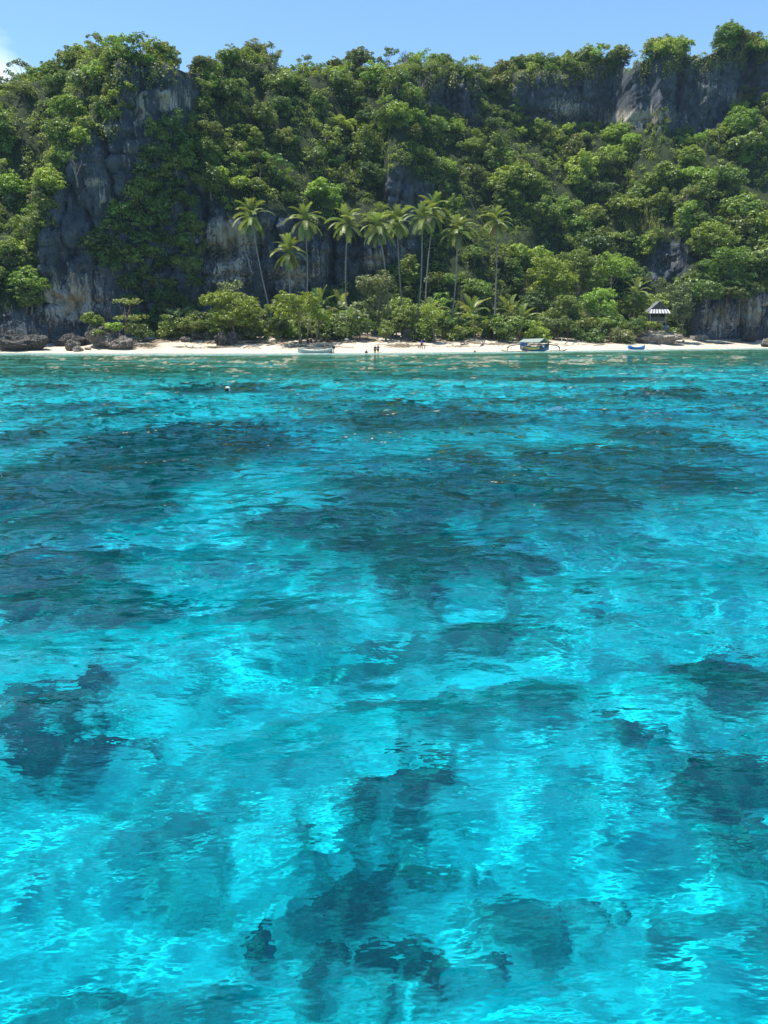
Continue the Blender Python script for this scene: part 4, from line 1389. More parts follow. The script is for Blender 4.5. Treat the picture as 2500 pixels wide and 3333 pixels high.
for i, (lb, bx, ft, ex, col, n, lr) in enumerate([
        ('big bright tree behind the outrigger boat, leftmost of the big trees', (1795, 905, 92, 88), (1800, 1080), 30, 'bright green', 20, 1.6),
        ('tall rounded tree standing above the dark shack', (1880, 890, 100, 90), (1880, 1080), 33, 'mid green', 22, 1.7),
        ('bright domed tree with low branches right of the dark shack', (1955, 1000, 76, 70), (1960, 1092), 23, 'bright green', 18, 1.35),
        ('sunlit bright green crown at the top of the big trees', (1985, 880, 90, 66), (1990, 1060), 32, 'bright green', 18, 1.5),
        ('mid green tree whose thin trunk stands left of the hut', (2058, 985, 54, 50), (2052, 1045), 27, 'mid green', 12, 1.2),
        ('low tree over the dark shack at the beach edge', (1840, 1010, 66, 50), (1846, 1092), 22, 'mid green', 14, 1.2),
        ('dense dark tree left of the dark shack, behind the young palms', (1745, 1000, 64, 66), (1750, 1086), 29, 'dark green', 15, 1.3),
        ('bright low tree by the beach in front of the domed tree', (1905, 1050, 44, 36), (1910, 1098), 18, 'olive green', 10, .95)]):
    beach_tree('broadleaf_tree', lb, 'tree', bx, ft, Yof(bx[0], ex), col, n, lr, group=GR, seed=30 + i)
beach_tree('broadleaf_tree', 'slender grey green tree with pale stems right of the hut', 'tree', (2212, 985, 58, 84), (2222, 1078), Yof(2212, 15), 'grey green', 22, 1.0, group=GR, seed=40, r0=.12)
for i, (lb, bx, ex, col) in enumerate([
        ('broad layered tree spilling over the right sea cliff', (2370, 872, 116, 84), 20, 'bright green'),
        ('broad layered tree at the right edge over the sea cliff', (2475, 880, 90, 80), 20, 'mid green'),
        ('sunlit layered tree on the hump above the sea cliff', (2320, 778, 86, 66), 26, 'bright green'),
        ('dark drooping tree hanging over the crack in the sea cliff', (2410, 945, 80, 32), 17, 'dark green'),
        ('dark drooping tree over the left end of the sea cliff', (2300, 950, 64, 36), 17, 'mid green')]):
    Y_ = Yof(bx[0], ex)
    c = at(bx[0], bx[1], Y_)
    beach_tree('broadleaf_tree', lb, 'tree', bx, (bx[0], bx[1] + bx[3] * .9), Y_, col, 20, 1.5, group='trees over the right sea cliff', seed=50 + i, flat=.7, depth=.5)


def layers(RX, RZ):
    L = []
    for k in range(9):
        a = k * 2.4
        L.append((RX * .55 * math.cos(a) * (.4 + .07 * k), RX * .5 * math.sin(a) * .8, RZ * .70 + .16 * (k % 3), .7, .62, .24))
    for k in range(12):
        a = k * 2.4
        L.append((RX * .15 + RX * .85 * math.cos(a) * (.3 + .06 * k), RX * .5 * math.sin(a), -RZ * .62 - .012 * RX * math.cos(a) + .2 * (k % 3), .66, .6, .22))
    return L


beach_tree('almond_tree', 'small almond tree with two flat tiers of pale leaves beside the left boulder', 'tree', (412, 1013, 66, 38), (408, 1098), Yof(410, 9), 'olive green', lobes=layers, seed=61, r0=.1, leaf=.3, sub=.3, limbs=12, per=9)
beach_tree('shrub', 'bright sprawling shrub on top of the left boulder', 'shrub', (300, 1042, 38, 26), (312, 1075), Yof(300, 6), 'bright green', 9, .8, seed=62, group=GB)
beach_tree('shrub', 'small bright shrub on the right shoulder of the left boulder', 'shrub', (372, 1068, 28, 18), (368, 1090), Yof(370, 5.5), 'bright green', 7, .6, seed=63, group=GB)
beach_tree('shrub', 'low olive shrub on the face of the left boulder', 'shrub', (315, 1084, 20, 10), (315, 1094), Yof(315, 4.5), 'olive green', 5, .4, seed=64, group=GB)
beach_tree('shrub', 'dark low shrub behind the small almond tree', 'shrub', (452, 1082, 48, 30), (450, 1106), Yof(450, 13), 'dark green', 10, .95, seed=65, group=GB)
beach_tree('shrub', 'dark shrub on the left of the big boulder below the hut', 'shrub', (2072, 1062, 36, 32), (2072, 1096), Yof(2072, 15), 'dark green', 9, .9, seed=66, group=GB)
beach_tree('shrub', 'small bright shrub in front of the hut', 'shrub', (2122, 1057, 16, 9), (2122, 1066), Yof(2136, 11.5), 'bright green', 6, .5, seed=67, group=GB)

# shade-loving bushes along the foot of the slope
foot = [p for p in range(500, 2240, 58)]
FZ = [(560, 'beneath the shaded cliff'), (760, 'behind the spreading tree'), (960, 'behind the almond tree'), (1150, 'behind the pandanus'), (1350, 'behind the grey rock'), (1540, 'behind the grass'), (1740, 'behind the young palms'), (1900, 'behind the dark shack'), (2120, 'behind the hut')]
cnt = {}
for k, px in enumerate(foot):
    Y_ = Yof(px, 25 + 2.5 * math.sin(k * 1.7))
    b = at(px, 1080, Y_)
    b.z = float(ground(b.x, b.y)) - .2
    col = ['dark green', 'mid green', 'dark green'][k % 3]
    t = plant('slope_foot_bush', 'bushy' if k % 2 else 'rounded', col, b, rnd.uniform(1.0, 1.35) if k % 2 else rnd.uniform(.62, .8), k * 1.3, 'bush', 'bushes along the foot of the slope')
    z = min(FZ, key=lambda q: abs(q[0] - px))[1]
    cnt.setdefault(z, []).append((t, col))
for z, l_ in cnt.items():
    for o, (t, col) in enumerate(l_):
        t['label'] = f'{col} low bush {z}, {ORD[o]}' if len(l_) > 1 else f'{col} low bush {z}'

# thicket along the back of the sand
TZ = [(620, 'left of the spreading tree'), (850, 'between the spreading tree and the almond tree'), (1040, 'beside the palm foot behind the seated group'), (1180, 'left of the wooden frame'), (1330, 'around the grey rock'), (1470, 'at the back of the left grass'), (1620, 'at the back of the right grass'), (1760, 'behind the outrigger boat'), (1900, 'below the big trees'), (2040, 'left of the broad boulder')]
cnt = {}
for k, px in enumerate(range(560, 2070, 34)):
    if 1180 < px < 1245:
        continue
    Y_ = Yof(px, 17.5 + 3.0 * math.sin(k * 2.3))
    b = at(px, 1080, Y_)
    b.z = float(ground(b.x, b.y)) - .3
    col = ['mid green', 'bright green', 'dark green', 'olive green', 'mid green', 'grey green'][k * 5 % 6]
    t = plant('thicket_shrub', ['bushy', 'open', 'rounded', 'bushy'][k % 4], col, b, [rnd.uniform(1.1, 1.7), rnd.uniform(.6, .85), rnd.uniform(.6, .9), rnd.uniform(1.0, 1.5)][k % 4], k * 1.9, 'shrub', 'thicket shrubs at the back of the beach')
    z = min(TZ, key=lambda q: abs(q[0] - px))[1]
    cnt.setdefault((z, col), []).append(t)
for (z, col), l_ in cnt.items():
    for o, t in enumerate(l_):
        t['label'] = f'{col} thicket shrub {z}' + (f', {ORD[o]}' if len(l_) > 1 else '')

# pandanus: forked pale stem, rosettes of strap leaves
pb = spot(1143, 1103)
t = thing('pandanus', 'blue grey pandanus with spiky rosettes and a forked pale trunk', 'tree', pb)
c = at(1146, 1030, pb.y) - pb
mb = MB().tube([(0, 0, -.3), (.05, 0, 1.0), (-.1, 0, 2.2), c * .8], [.15, .11, .1, .08], 7)
mb.tube([(.05, 0, .9), (.7, 0, 1.9), (1.5, 0, 2.9)], [.1, .08, .06], 6)
mb.build('trunk', PALM_BARK, t, True)
sp = MB()
r = random.Random(8)
pv, pn = [], []
for k in range(46):
    u = Vector((r.uniform(-1, 1) * 2.7, r.uniform(-1, 1) * 2.0, r.uniform(-1, 1) * 3.3))
    if (u.x / 2.7) ** 2 + (u.z / 3.3) ** 2 > 1:
        continue
    o = c + u
    for m in range(18):
        d = Vector((r.gauss(0, 1), r.gauss(0, 1), r.gauss(.35, .8))).normalized()
        s = d.orthogonal().normalized() * .055
        L = r.uniform(.7, 1.1)
        mid = o + d * L * .55
        e = mid + (d - Vector((0, 0, .8))).normalized() * L * .5
        b = len(sp.v)
        sp.v += [tuple(o - s * .7), tuple(o + s * .7), tuple(mid + s), tuple(mid - s), tuple(e)]
        sp.f += [(b, b + 1, b + 2, b + 3), (b + 3, b + 2, b + 4)]
sp.build('crown', LEAF['grey green'], t)

# ------------------------------------------------------------------ rocks
def rock(label, x0, x1, ytop, ybase, mat, seed, depth=.75, sub=5, rough=.34, name='boulder', shape='', group='boulders on the beach', sink=.25, push=0):
    b = spot((x0 + x1) / 2, ybase)
    b.y += push
    w = (x1 - x0) / F * b.y
    h = (ybase - ytop) / F * b.y
    bm = bmesh.new()
    bmesh.ops.create_icosphere(bm, subdivisions=sub, radius=1)
    P = np.array([v.co[:] for v in bm.verts])
    rs = np.random.default_rng(seed)
    for _ in range(9):                               # broken flat faces
        nrm = unit(rs.normal(size=3) * np.array([1, 1, .8]))
        k = rs.uniform(.62, .88)
        dd = P @ nrm
        P = P - np.maximum(dd - k, 0)[:, None] * nrm
    s = seed * 3.7
    P = P * (1 + rough * fbm(P[:, 0] * 1.3 + s, P[:, 1] * 1.3, P[:, 2] * 1.3, 4) + .10 * fbm(P[:, 0] * 4 + s, P[:, 1] * 4, P[:, 2] * 4, 4) - .07 * np.exp(-(fbm(P[:, 0] * 2.2 + s, P[:, 1] * 2.2, P[:, 2] * 1.4, 3) / .10) ** 2))[:, None]
    if shape == 'undercut':
        P[:, :2] *= (1 - .28 * sstep(.1, -.7, P[:, 2]))[:, None]
    if shape == 'upright':
        P[:, 0] *= 1 - .25 * sstep(-.2, 1, P[:, 2])
    lo, hi = P.min(0), P.max(0)
    P = (P - lo) / (hi - lo)
    P[:, 0] = (P[:, 0] - .5) * w
    P[:, 1] = (P[:, 1] - .5) * w * depth
    P[:, 2] = P[:, 2] * h * (1 + sink) - h * sink
    for v, q in zip(bm.verts, P):
        v.co = q
    me = bpy.data.meshes.new(name)
    bm.to_mesh(me); bm.free()
    me.materials.append(mat)
    o = link(name, me, None, b + Vector((0, w * depth * .35, 0)))
    return tag(o, label, 'rock', group)


rock('big brown boulder with shrubs growing on top, at the left end of the sand', 250, 385, 1058, 1140, ROCK_GREY, 1, push=1.5)
rock('low rounded boulder leaning against the right of the shrub topped boulder', 342, 436, 1094, 1139, ROCK_GREY, 2)
rock('squat grey boulder standing alone at the water, left of the shrub topped boulder', 208, 258, 1104, 1142, ROCK_GREY, 3, .8)
rock('small chalk white rock at the foot of the squat grey boulder', 234, 268, 1126, 1145, ROCK_PALE, 4, .8)
rock('flat pale slab lying on the sand before the shrub topped boulder', 272, 296, 1130, 1139, ROCK_PALE, 5)
rock('dark undercut rock mass at the far left waterline', -40, 140, 1078, 1147, ROCK_DARK, 6, .5, shape='undercut', push=1)
rock('dark rock wedged between the far left mass and the shrub topped boulder', 130, 262, 1086, 1135, ROCK_DARK, 7, .5, push=3)
rock('square grey block half sunk in the shaded sand', 584, 628, 1096, 1114, ROCK_GREY, 8, .6, rough=.08)
rock('long brown rock behind the square grey block', 608, 692, 1075, 1112, ROCK_GREY, 9, push=2)
rock('dark upright rock under the spreading tree with driftwood piled on its left', 694, 740, 1080, 1127, ROCK_DARK, 10, shape='upright')
rock('taller dark upright rock, right half of the pair under the spreading tree', 732, 772, 1078, 1125, ROCK_DARK, 11, shape='upright')
rock('pale rock heap inside the wooden frame', 1204, 1236, 1074, 1092, ROCK_PALE, 12, push=1)
rock('round topped grey rock behind the man in the blue shirt', 1302, 1362, 1062, 1108, ROCK_GREY, 13, shape='upright')
rock('dark stump like rock at the foot of the crooked stems', 1390, 1406, 1096, 1111, ROCK_DARK, 14)
rock('broad flat topped boulder below the hut, undercut at the sand', 2078, 2228, 1078, 1121, ROCK_PALE, 15, .6, shape='undercut')
rock('grey rock ledge on top of the broad boulder', 2110, 2200, 1060, 1092, ROCK_GREY, 16, .6, push=5)
rock('rounded white stone in front of the broad boulder', 2152, 2172, 1113, 1121, ROCK_PALE, 17, rough=.1)
rock('small white stone left of the broad boulder foot', 2112, 2122, 1115, 1120, ROCK_PALE, 18, rough=.1)
rock('small pale stone at the right corner of the broad boulder', 2221, 2230, 1107, 1114, ROCK_PALE, 19, rough=.1)
rock('flat whitish rock lying between the broad boulder and the sea cliff', 2246, 2310, 1090, 1110, ROCK_PALE, 20, .6)
rock('round dark boulder at the foot of the right sea cliff', 2418, 2472, 1077, 1115, ROCK_DARK, 21, .8, rough=.1)
rock('greenish boulder at the right edge of the waterline', 2485, 2560, 1099, 1131, ROCK_GREY, 22, .8, rough=.12)
rock('low grey rock in the shade left of the broad boulder', 1992, 2034, 1090, 1104, ROCK_DARK, 23)
rock('cream stone on the ledge in front of the hut', 2098, 2128, 1060, 1072, ROCK_PALE, 24, push=4)

# ------------------------------------------------------------------ driftwood
def log(label, p0, p1, r, mat=DRIFT, bend=.2, twigs=2, seed=0, lift=0.0, name='driftwood', group='driftwood on the sand'):
    rr = random.Random(seed)
    a, b = spot(*p0), spot(*p1)
    a.z += r * .6; b.z += r * .6 + lift
    d = b - a
    o0 = a.copy()
    pts = []
    for i in range(6):
        s = i / 5
        pts.append(d * s + Vector((rr.uniform(-1, 1) * bend * .3, rr.uniform(-1, 1) * bend, abs(rr.gauss(0, bend * .3)) * (0 < i < 5))))
    mb = MB().tube(pts, [r * (1 - .12 * i) for i in range(6)], 7)
    for k in range(twigs):
        s = pts[rr.randint(1, 4)]
        e = Vector((rr.uniform(-.8, .8), rr.uniform(-.5, .5), rr.uniform(.1, .8))) * rr.uniform(.5, 1.2)
        mb.tube([s, s + e * .5 + Vector((0, 0, .06)), s + e], [r * .45, r * .3, r * .1], 5)
    o = mb.build(name, mat, None, True, o0)
    return tag(o, label, 'driftwood', group)


LOGS = [('long bleached branch along the left sand, before the square block', (558, 1131), (676, 1136), .11, DRIFT, 3),
        ('forked branch crossing the long bleached branch', (575, 1128), (640, 1134), .08, DRIFT, 3),
        ('dark log trailing right from the dark upright rocks', (672, 1135), (782, 1131), .12, DRIFT_D, 2),
        ('heap stick leaning on the dark upright rock', (676, 1122), (716, 1092), .09, DRIFT_D, 3),
        ('second stick leaning on the dark upright rock, steeper', (690, 1118), (722, 1086), .07, DRIFT, 2),
        ('thin dark branch on the shaded sand right of the upright rocks', (790, 1135), (846, 1129), .07, DRIFT_D, 2),
        ('short brown plank like log near the left boulders', (425, 1134), (446, 1135), .11, DRIFT_D, 0),
        ('bent twig in front of the left boulders', (312, 1132), (330, 1144), .05, DRIFT_D, 1),
        ('dead white branch lying on the low left boulder', (352, 1108), (392, 1094), .07, DRIFT, 2),
        ('long dark log where the shaded group sits', (960, 1118), (1075, 1114), .11, DRIFT_D, 2),
        ('log reaching right of the shaded group', (1060, 1112), (1130, 1110), .1, DRIFT_D, 1),
        ('gnarled root left of the shaded group', (936, 1104), (972, 1100), .1, DRIFT_D, 4),
        ('curved brown branch with white cloth near the pandanus foot', (1105, 1119), (1148, 1115), .08, DRIFT, 3),
        ('pole sloping down right of the wooden frame', (1196, 1094), (1228, 1108), .06, DRIFT, 0),
        ('thin grey sticks on the sand left of the man in blue', (1310, 1130), (1352, 1128), .06, DRIFT, 2),
        ('dark branch pile before the grey rock', (1260, 1117), (1330, 1111), .08, DRIFT_D, 4),
        ('fallen twisted branch right of the man in blue', (1400, 1112), (1470, 1106), .07, DRIFT, 4),
        ('dark stump with a stick, on the bright sand right of the man', (1500, 1124), (1526, 1122), .14, DRIFT_D, 2),
        ('grey driftwood stump with an upright snag', (1566, 1127), (1580, 1106), .12, DRIFT, 3),
        ('weathered tangle under the small sparse young palm', (1520, 1112), (1560, 1108), .09, DRIFT, 5),
        ('log under the pale trunk young palm', (1652, 1112), (1702, 1106), .1, DRIFT_D, 1),
        ('short log left of the pale trunk young palm', (1656, 1098), (1682, 1092), .12, DRIFT_D, 2),
        ('stubby log right of the pale trunk young palm', (1706, 1102), (1726, 1097), .12, DRIFT_D, 0),
        ('bleached snag behind the outrigger boat', (1838, 1120), (1852, 1108), .08, DRIFT, 3),
        ('long dark drift log at the edge of the big trees', (1776, 1100), (1856, 1096), .1, DRIFT_D, 3),
        ('drift log left of the blue rowboat on shaded sand', (1890, 1108), (1990, 1104), .09, DRIFT_D, 4),
        ('dark debris branch before the low grey rock', (1940, 1114), (2040, 1110), .07, DRIFT_D, 4),
        ('red brown pole lying on the sand left of the blue rowboat', (1930, 1126), (1985, 1123), .06, noisy('rust_wood', (.22, .09, .05), (.33, .15, .08)), 0),
        ('pale dead stem leaning before the dark shrub by the broad boulder', (2070, 1108), (2064, 1078), .1, DRIFT, 1),
        ('fallen trunk at the foot of the sea cliff', (2300, 1098), (2420, 1097), .08, DRIFT_D, 1),
        ('thin stick leaning against the sea cliff', (2258, 1080), (2282, 1092), .06, DRIFT, 0),
        ('broken branch on the sand before the shaded group', (870, 1126), (930, 1120), .07, DRIFT_D, 4),
        ('crooked branch at the left edge of the almond shade', (900, 1116), (960, 1108), .08, DRIFT_D, 4)]
for i, (lb, a, b, r, m, tw) in enumerate(LOGS):
    log(lb, a, b, r * 1.15, m, .35, tw, i)
# small litter along the strand line
r_ = np.random.default_rng(77)
mb = MB()
for k in range(1700):
    px = r_.uniform(430, 2400)
    sy = float(np.interp(px, [p[0] for p in _sp], [p[1] for p in _sp]))
    p = spot(px, sy - 12 - 36 * r_.random() ** .8)
    if fbm(p.x * .16, p.y * .3, 5, 3) < -.1:
        continue
    a = r_.uniform(-.7, .7)
    L = r_.uniform(.12, .6)
    dv = Vector((math.cos(a) * L, math.sin(a) * L, r_.uniform(0, .12)))
    mb.tube([p + Vector((0, 0, .03)), p + dv * .5 + Vector((0, 0, .07)), p + dv + Vector((0, 0, .02))], [.035, .03, .015], 4, False)
o = mb.build('beach_litter', DRIFT_D)
o['kind'] = 'stuff'

# ------------------------------------------------------------------ wooden frame, dark shack, hut
fl, fr_ = spot(1189, 1093), spot(1234, 1088)
fr_.y = fl.y
t = thing('wooden_frame', 'bleached goal like frame of two posts and a crossbar in the shrubs', 'frame', fl)
dxf = fr_.x - fl.x
MB().tube([(0, 0, -.4), (.03, 0, 1.1), (0, 0, 2.05)], [.07, .065, .06], 7).build('post', WOOD, t, True)
MB().tube([(dxf, 0, -.4), (dxf, 0, 1.1), (dxf - .02, 0, 2.0)], [.09, .085, .08], 7).build('post', WOOD, t, True)
MB().tube([(-.25, 0, 2.08), (dxf * .5, 0, 2.11), (dxf + .25, 0, 2.06)], [.06, .06, .06], 7).build('crossbar', WOOD, t, True)

THATCH = noisy('dark_thatch', (.05, .042, .032), (.13, .11, .085), 6, .95, .8, (1, 1, .3))
NIPA = noisy('woven_nipa', (.12, .10, .075), (.24, .21, .16), 7, .9, .5, (1, 1, .5))
BAMBOO = noisy('bamboo', (.16, .145, .11), (.30, .275, .215), 5, .6, .2)
sb = spot(1848, 1098); sb.y += 1.5; sb.z = float(ground(sb.x, sb.y))
t = thing('dark_shack', 'small dark thatched shack hidden under the trees behind the beach', 'shack', sb)
for x, y in ((-1, -.8), (1, -.8), (1, .8), (-1, .8)):
    MB().tube([(x, y, -.4), (x * .98, y, 2.1)], .07, 6).build('post', WOOD, t)
MB().slab([(-1.35, -1.2, 1.9), (1.35, -1.2, 1.9), (1.2, 0, 2.9), (-1.2, 0, 2.9)], .12).build('roof_slope', THATCH, t)
MB().slab([(1.35, 1.2, 1.9), (-1.35, 1.2, 1.9), (-1.2, .002, 2.9), (1.2, .002, 2.9)], .12).build('roof_slope', THATCH, t)
MB().box((0, .82, .95), (1.96, .06, 1.5)).build('wall', THATCH, t)
MB().box((0, 0, .35), (2.1, 1.5, .08)).build('floor', WOOD, t)

# hut on stilts on the rocks
hb = at(2136, 1062, Yof(2136, 14.5))
t = thing('stilt_hut', 'weathered stilt hut with a corrugated roof on the rocks', 'hut', hb, math.radians(-8))
u = hb.y / F                                          # metres per photograph pixel at the hut
W2, ZF, ZE, ZR = 24 * u, 14 * u, 42 * u, 76 * u       # half width, floor, eaves, ridge
D2 = 1.5
for x, y in ((-W2, -D2), (W2, -D2), (W2, D2), (-W2, D2), (0, D2)):
    MB().tube([(x, y, -1.6), (x, y, ZE)], .06, 6).build('post', WOOD, t)
MB().tube([(0, -D2, ZF), (0, -D2, ZE)], .04, 6).build('post', WOOD, t)
MB().tube([(-W2 * .5, -D2, ZF), (-W2 * .5, -D2, ZE)], .03, 6).build('post', WOOD, t)
MB().tube([(W2 * .55, -D2 - .05, ZF), (W2 * .45, -D2 - .05, -1.2)], .05, 6).build('brace', WOOD, t)
MB().box((0, 0, ZF), (W2 * 2 + .15, D2 * 2 + .15, .12)).build('floor', WOOD, t)
MB().box((0, D2 - .05, (ZF + ZE) / 2 + .06), (W2 * 2 - .14, .05, ZE - ZF - .14)).build('wall', NIPA, t)
MB().box((-W2 + .04, -.1, (ZF + ZE) / 2 + .06), (.05, D2 * 2 - .5, ZE - ZF - .14)).build('wall', NIPA, t)
MB().box((W2 - .04, .5, (ZF + ZE) / 2 + .06), (.05, D2 * 1.2, ZE - ZF - .14)).build('wall', NIPA, t)
rail = MB().box((0, -D2, ZF + .75), (W2 * 2 - .13, .06, .07)).build('railing', BAMBOO, t)
for k in range(15):
    MB().box((-W2 + .14 + k * (W2 * 2 - .28) / 14, -D2, ZF + .39), (.05, .03, .64)).build('baluster', BAMBOO, rail)
# roof: two gable slopes and a corrugated apron across the front
SHEET_L = noisy('pale_roof_sheet', (.36, .37, .38), (.52, .52, .51), 4, .5, .1, metal=.2)
SHEET_D = noisy('dark_roof_sheet', (.09, .095, .10), (.19, .19, .195), 4, .7, .1)
xo = W2 + .5
yf, yb = -D2 + .15, D2 + .5
zr2 = ZE + .42
gl = MB().slab([(-xo - .1, yf, ZE + .15), (-.05, yf, ZR), (-.05, yb, ZR), (-xo - .1, yb, ZE + .15)][::-1], .06).build('roof_slope', SHEET_D, t)
gr2 = MB().slab([(.05, yf, ZR), (xo + .1, yf, ZE + .15), (xo + .1, yb, ZE + .15), (.05, yb, ZR)][::-1], .06).build('roof_slope', SHEET_D, t)
MB().box((0, (yf + yb) / 2, ZR + .03), (.2, yb - yf + .1, .06)).build('ridge_cap', SHEET_L, t)
MB().poly([(-xo + .2, yf + .08, ZE + .22), (xo - .2, yf + .08, ZE + .22), (0, yf + .08, ZR - .14)]).build('gable_wall', THATCH, t)
MB().tube([(-xo - .1, yf - .03, ZE + .14), (-.02, yf - .03, ZR + .02)], .05, 5).build('barge_board', SHEET_L, t)
MB().tube([(xo + .1, yf - .03, ZE + .14), (.02, yf - .03, ZR + .02)], .05, 5).build('barge_board', SHEET_D, t)
nsh = 14
a0, a1 = xo * .86, xo * 1.06
for k in range(nsh):
    s0, s1 = -1 + 2 * k / nsh, -1 + 2 * (k + 1) / nsh
    zz = .03 * (k % 2)
    MB().slab([(a1 * s0, -D2 - .75, ZE - .22 + zz), (a1 * s1, -D2 - .75, ZE - .22 + zz), (a0 * s1, yf - .06, ZE + .62 + zz), (a0 * s0, yf - .06, ZE + .62 + zz)], .03).build('roof_sheet', SHEET_L if k % 2 else SHEET_D, t)  # alternating pale and dark colours paint the lit and shaded sides of corrugation ribs
BARREL = noisy('blue_plastic', (.01, .10, .42), (.015, .14, .5), 2, .4, .0)
o = MB().tube([(0, 0, 0), (0, 0, .15), (0, 0, .75), (0, 0, .9)], [.25, .28, .28, .24], 12).build('barrel', BARREL, None, True, hb + Vector((1.6, -1.2, -.75)))
tag(o, 'blue plastic barrel standing under the right of the stilt hut', 'barrel')

# ------------------------------------------------------------------ boats
def paint(name, c, rough=.5):
    return noisy(name, tuple(q * .85 for q in c), c, 3, rough, .05)


WHITE_P, BLUE_P, YEL_P, GRN_P, NAVY_P = paint('white_paint', (.72, .74, .70)), paint('blue_paint', (.03, .20, .62)), paint('yellow_paint', (.55, .52, .12)), paint('green_paint', (.12, .30, .20)), paint('navy_paint', (.02, .05, .11))
AQUA_P, TEAL_P = paint('pale_aqua_paint', (.42, .58, .50)), paint('teal_paint', (.04, .25, .42))
TARP, TARP_B, BLACK = paint('grey_green_tarpaulin', (.20, .25, .22), .7), paint('blue_tarpaulin', (.03, .15, .55), .5), paint('black_rubber', (.02, .02, .022))


def hull_secs(L, B, D, sheer, n=15, z0=0, z1=1, sharp=1.0, transom=0.0, out=0.0):
    """open sections of a double-ended (or transom) hull between heights z0..z1 of its depth"""
    secs = []
    for i in range(n):
        s = i / (n - 1)
        x = (s - .5) * L
        w = B / 2 * (math.sin(math.pi * min(max(s, .004), .996)) ** (.6 * sharp))
        if transom and s < .5:
            w = B / 2 * (transom + (1 - transom) * math.sin(math.pi * s) ** .6)
        up = sheer * abs(2 * s - 1) ** 2.4
        keel = up * .55
        row = []
        for k in range(7):
            q = z0 + (z1 - z0) * k / 6
            row.append((x, (w + out) * (q ** .45 if q > 0 else 0.02), keel + (D + up - keel) * q))
        secs.append(row)
    return secs


def hull_part(name, mat, parent, L, B, D, sheer, z0, z1, out=0.0, **kw):
    secs = hull_secs(L, B, D, sheer, z0=z0, z1=z1, out=out, **kw)
    both = [[(x, -y, z) for x, y, z in reversed(r)] + list(r) for r in secs]
    mb = MB().loft(both)
    o = mb.build(name, mat, parent, True)
    md = o.modifiers.new('thick', 'SOLIDIFY'); md.thickness = .02; md.offset = 0
    return o


def band(name, mat, parent, L, B, D, sheer, z0, z1, out=.022, s0=0, s1=1, sides=(-1, 1), n=25, **kw):
    secs = hull_secs(L, B, D, sheer, n=n, z0=z0, z1=z1, out=out, **kw)
    a, b = int(s0 * (n - 1)), int(s1 * (n - 1))
    mb = MB()
    for sd in sides:
        mb.loft([[(x, y * sd, z) for x, y, z in r] for r in secs[a:b + 1]])
    return mb.build(name, mat, parent, True)


# outrigger boat, its bow towards the sea
ob = spot(1738, 1143)
ob.z = -.12
t = thing('outrigger_boat', 'outrigger boat with a tarpaulin roof and bamboo floats at the waterline', 'boat', ob, math.radians(-52))
H = dict(L=6.6, B=1.4, D=.9, sheer=.7)
hull_part('hull', NAVY_P, t, z0=.0, z1=1, **H)
band('bottom_stripe', TEAL_P, t, z0=.02, z1=.40, **H)
band('side_stripe', YEL_P, t, z0=.42, z1=.80, s0=.1, s1=.78, **H)
band('bow_panel', NAVY_P, t, z0=.40, z1=.99, s0=.76, s1=1, out=.03, **H)
band('rub_rail', GRN_P, t, z0=.84, z1=.99, s0=0, s1=.75, out=.034, **H)
MB().box((0, 0, .55), (5.2, 1.1, .05)).build('deck', WOOD, t)
arch = []
for x in (-1.9, 1.7):
    pts = [(x, y, .95 + .38 * math.cos(y / 5.0 * math.pi / 2) - (.0 if abs(y) < 4.2 else .35 * (abs(y) - 4.2))) for y in np.linspace(-4.9, 4.9, 15)]
    a = MB().tube(pts, .085, 6).build('outrigger_arm', DRIFT_D, t, True)
    for sd in (-1, 1):
        MB().tube([(x, sd * 4.4, 1.0), (x + .1, sd * 4.75, .55), (x, sd * 4.9, .16)], [.07, .07, .06], 5).build('strut', DRIFT_D, a)
for sd in (-1, 1):
    MB().tube([(-3.2, sd * 4.9, .34), (-2.4, sd * 4.9, .14), (0, sd * 4.92, .10), (2.4, sd * 4.9, .14), (3.4, sd * 4.86, .46)], [.07, .10, .11, .10, .07], 7).build('float', DRIFT_D, t, True)
for x in (-2.3, -.8, .7, 1.9):
    for sd in (-1, 1):
        MB().tube([(x, sd * .66, .9), (x, sd * .78, 1.75)], .035, 6).build('roof_post', GRN_P, t)
ry0, zr_, ze_ = 1.15, 2.35, 1.68
rf = MB().slab([(-2.6, -ry0, ze_), (2.1, -ry0, ze_), (2.25, 0, zr_), (-2.6, 0, zr_ - .15)], .03).build('tarpaulin', TARP, t)
rf2 = MB().slab([(2.1, ry0, ze_), (-2.6, ry0, ze_), (-2.6, .004, zr_ - .15), (2.25, .004, zr_)], .03).build('tarpaulin', TARP, t)
MB().poly([(2.08, -ry0 + .12, ze_ + .05), (2.08, ry0 - .12, ze_ + .05), (2.16, 0, zr_ - .07)]).build('gable_cloth', paint('green_cloth', (.10, .16, .12), .8), t)
MB().slab([(-2.6, -.80, 1.02), (-1.0, -.82, .92), (-1.0, -.80, 1.5), (-2.6, -.78, 1.58)], .03).build('side_curtain', TARP_B, t)
MB().box((1.2, .1, .8), (.8, .6, .45)).build('engine_box', NAVY_P, t)
MB().tube([(2.6, -.52, .98), (2.62, -.60, .95)], [.16, .16], 10).build('fender', WHITE_P, t)

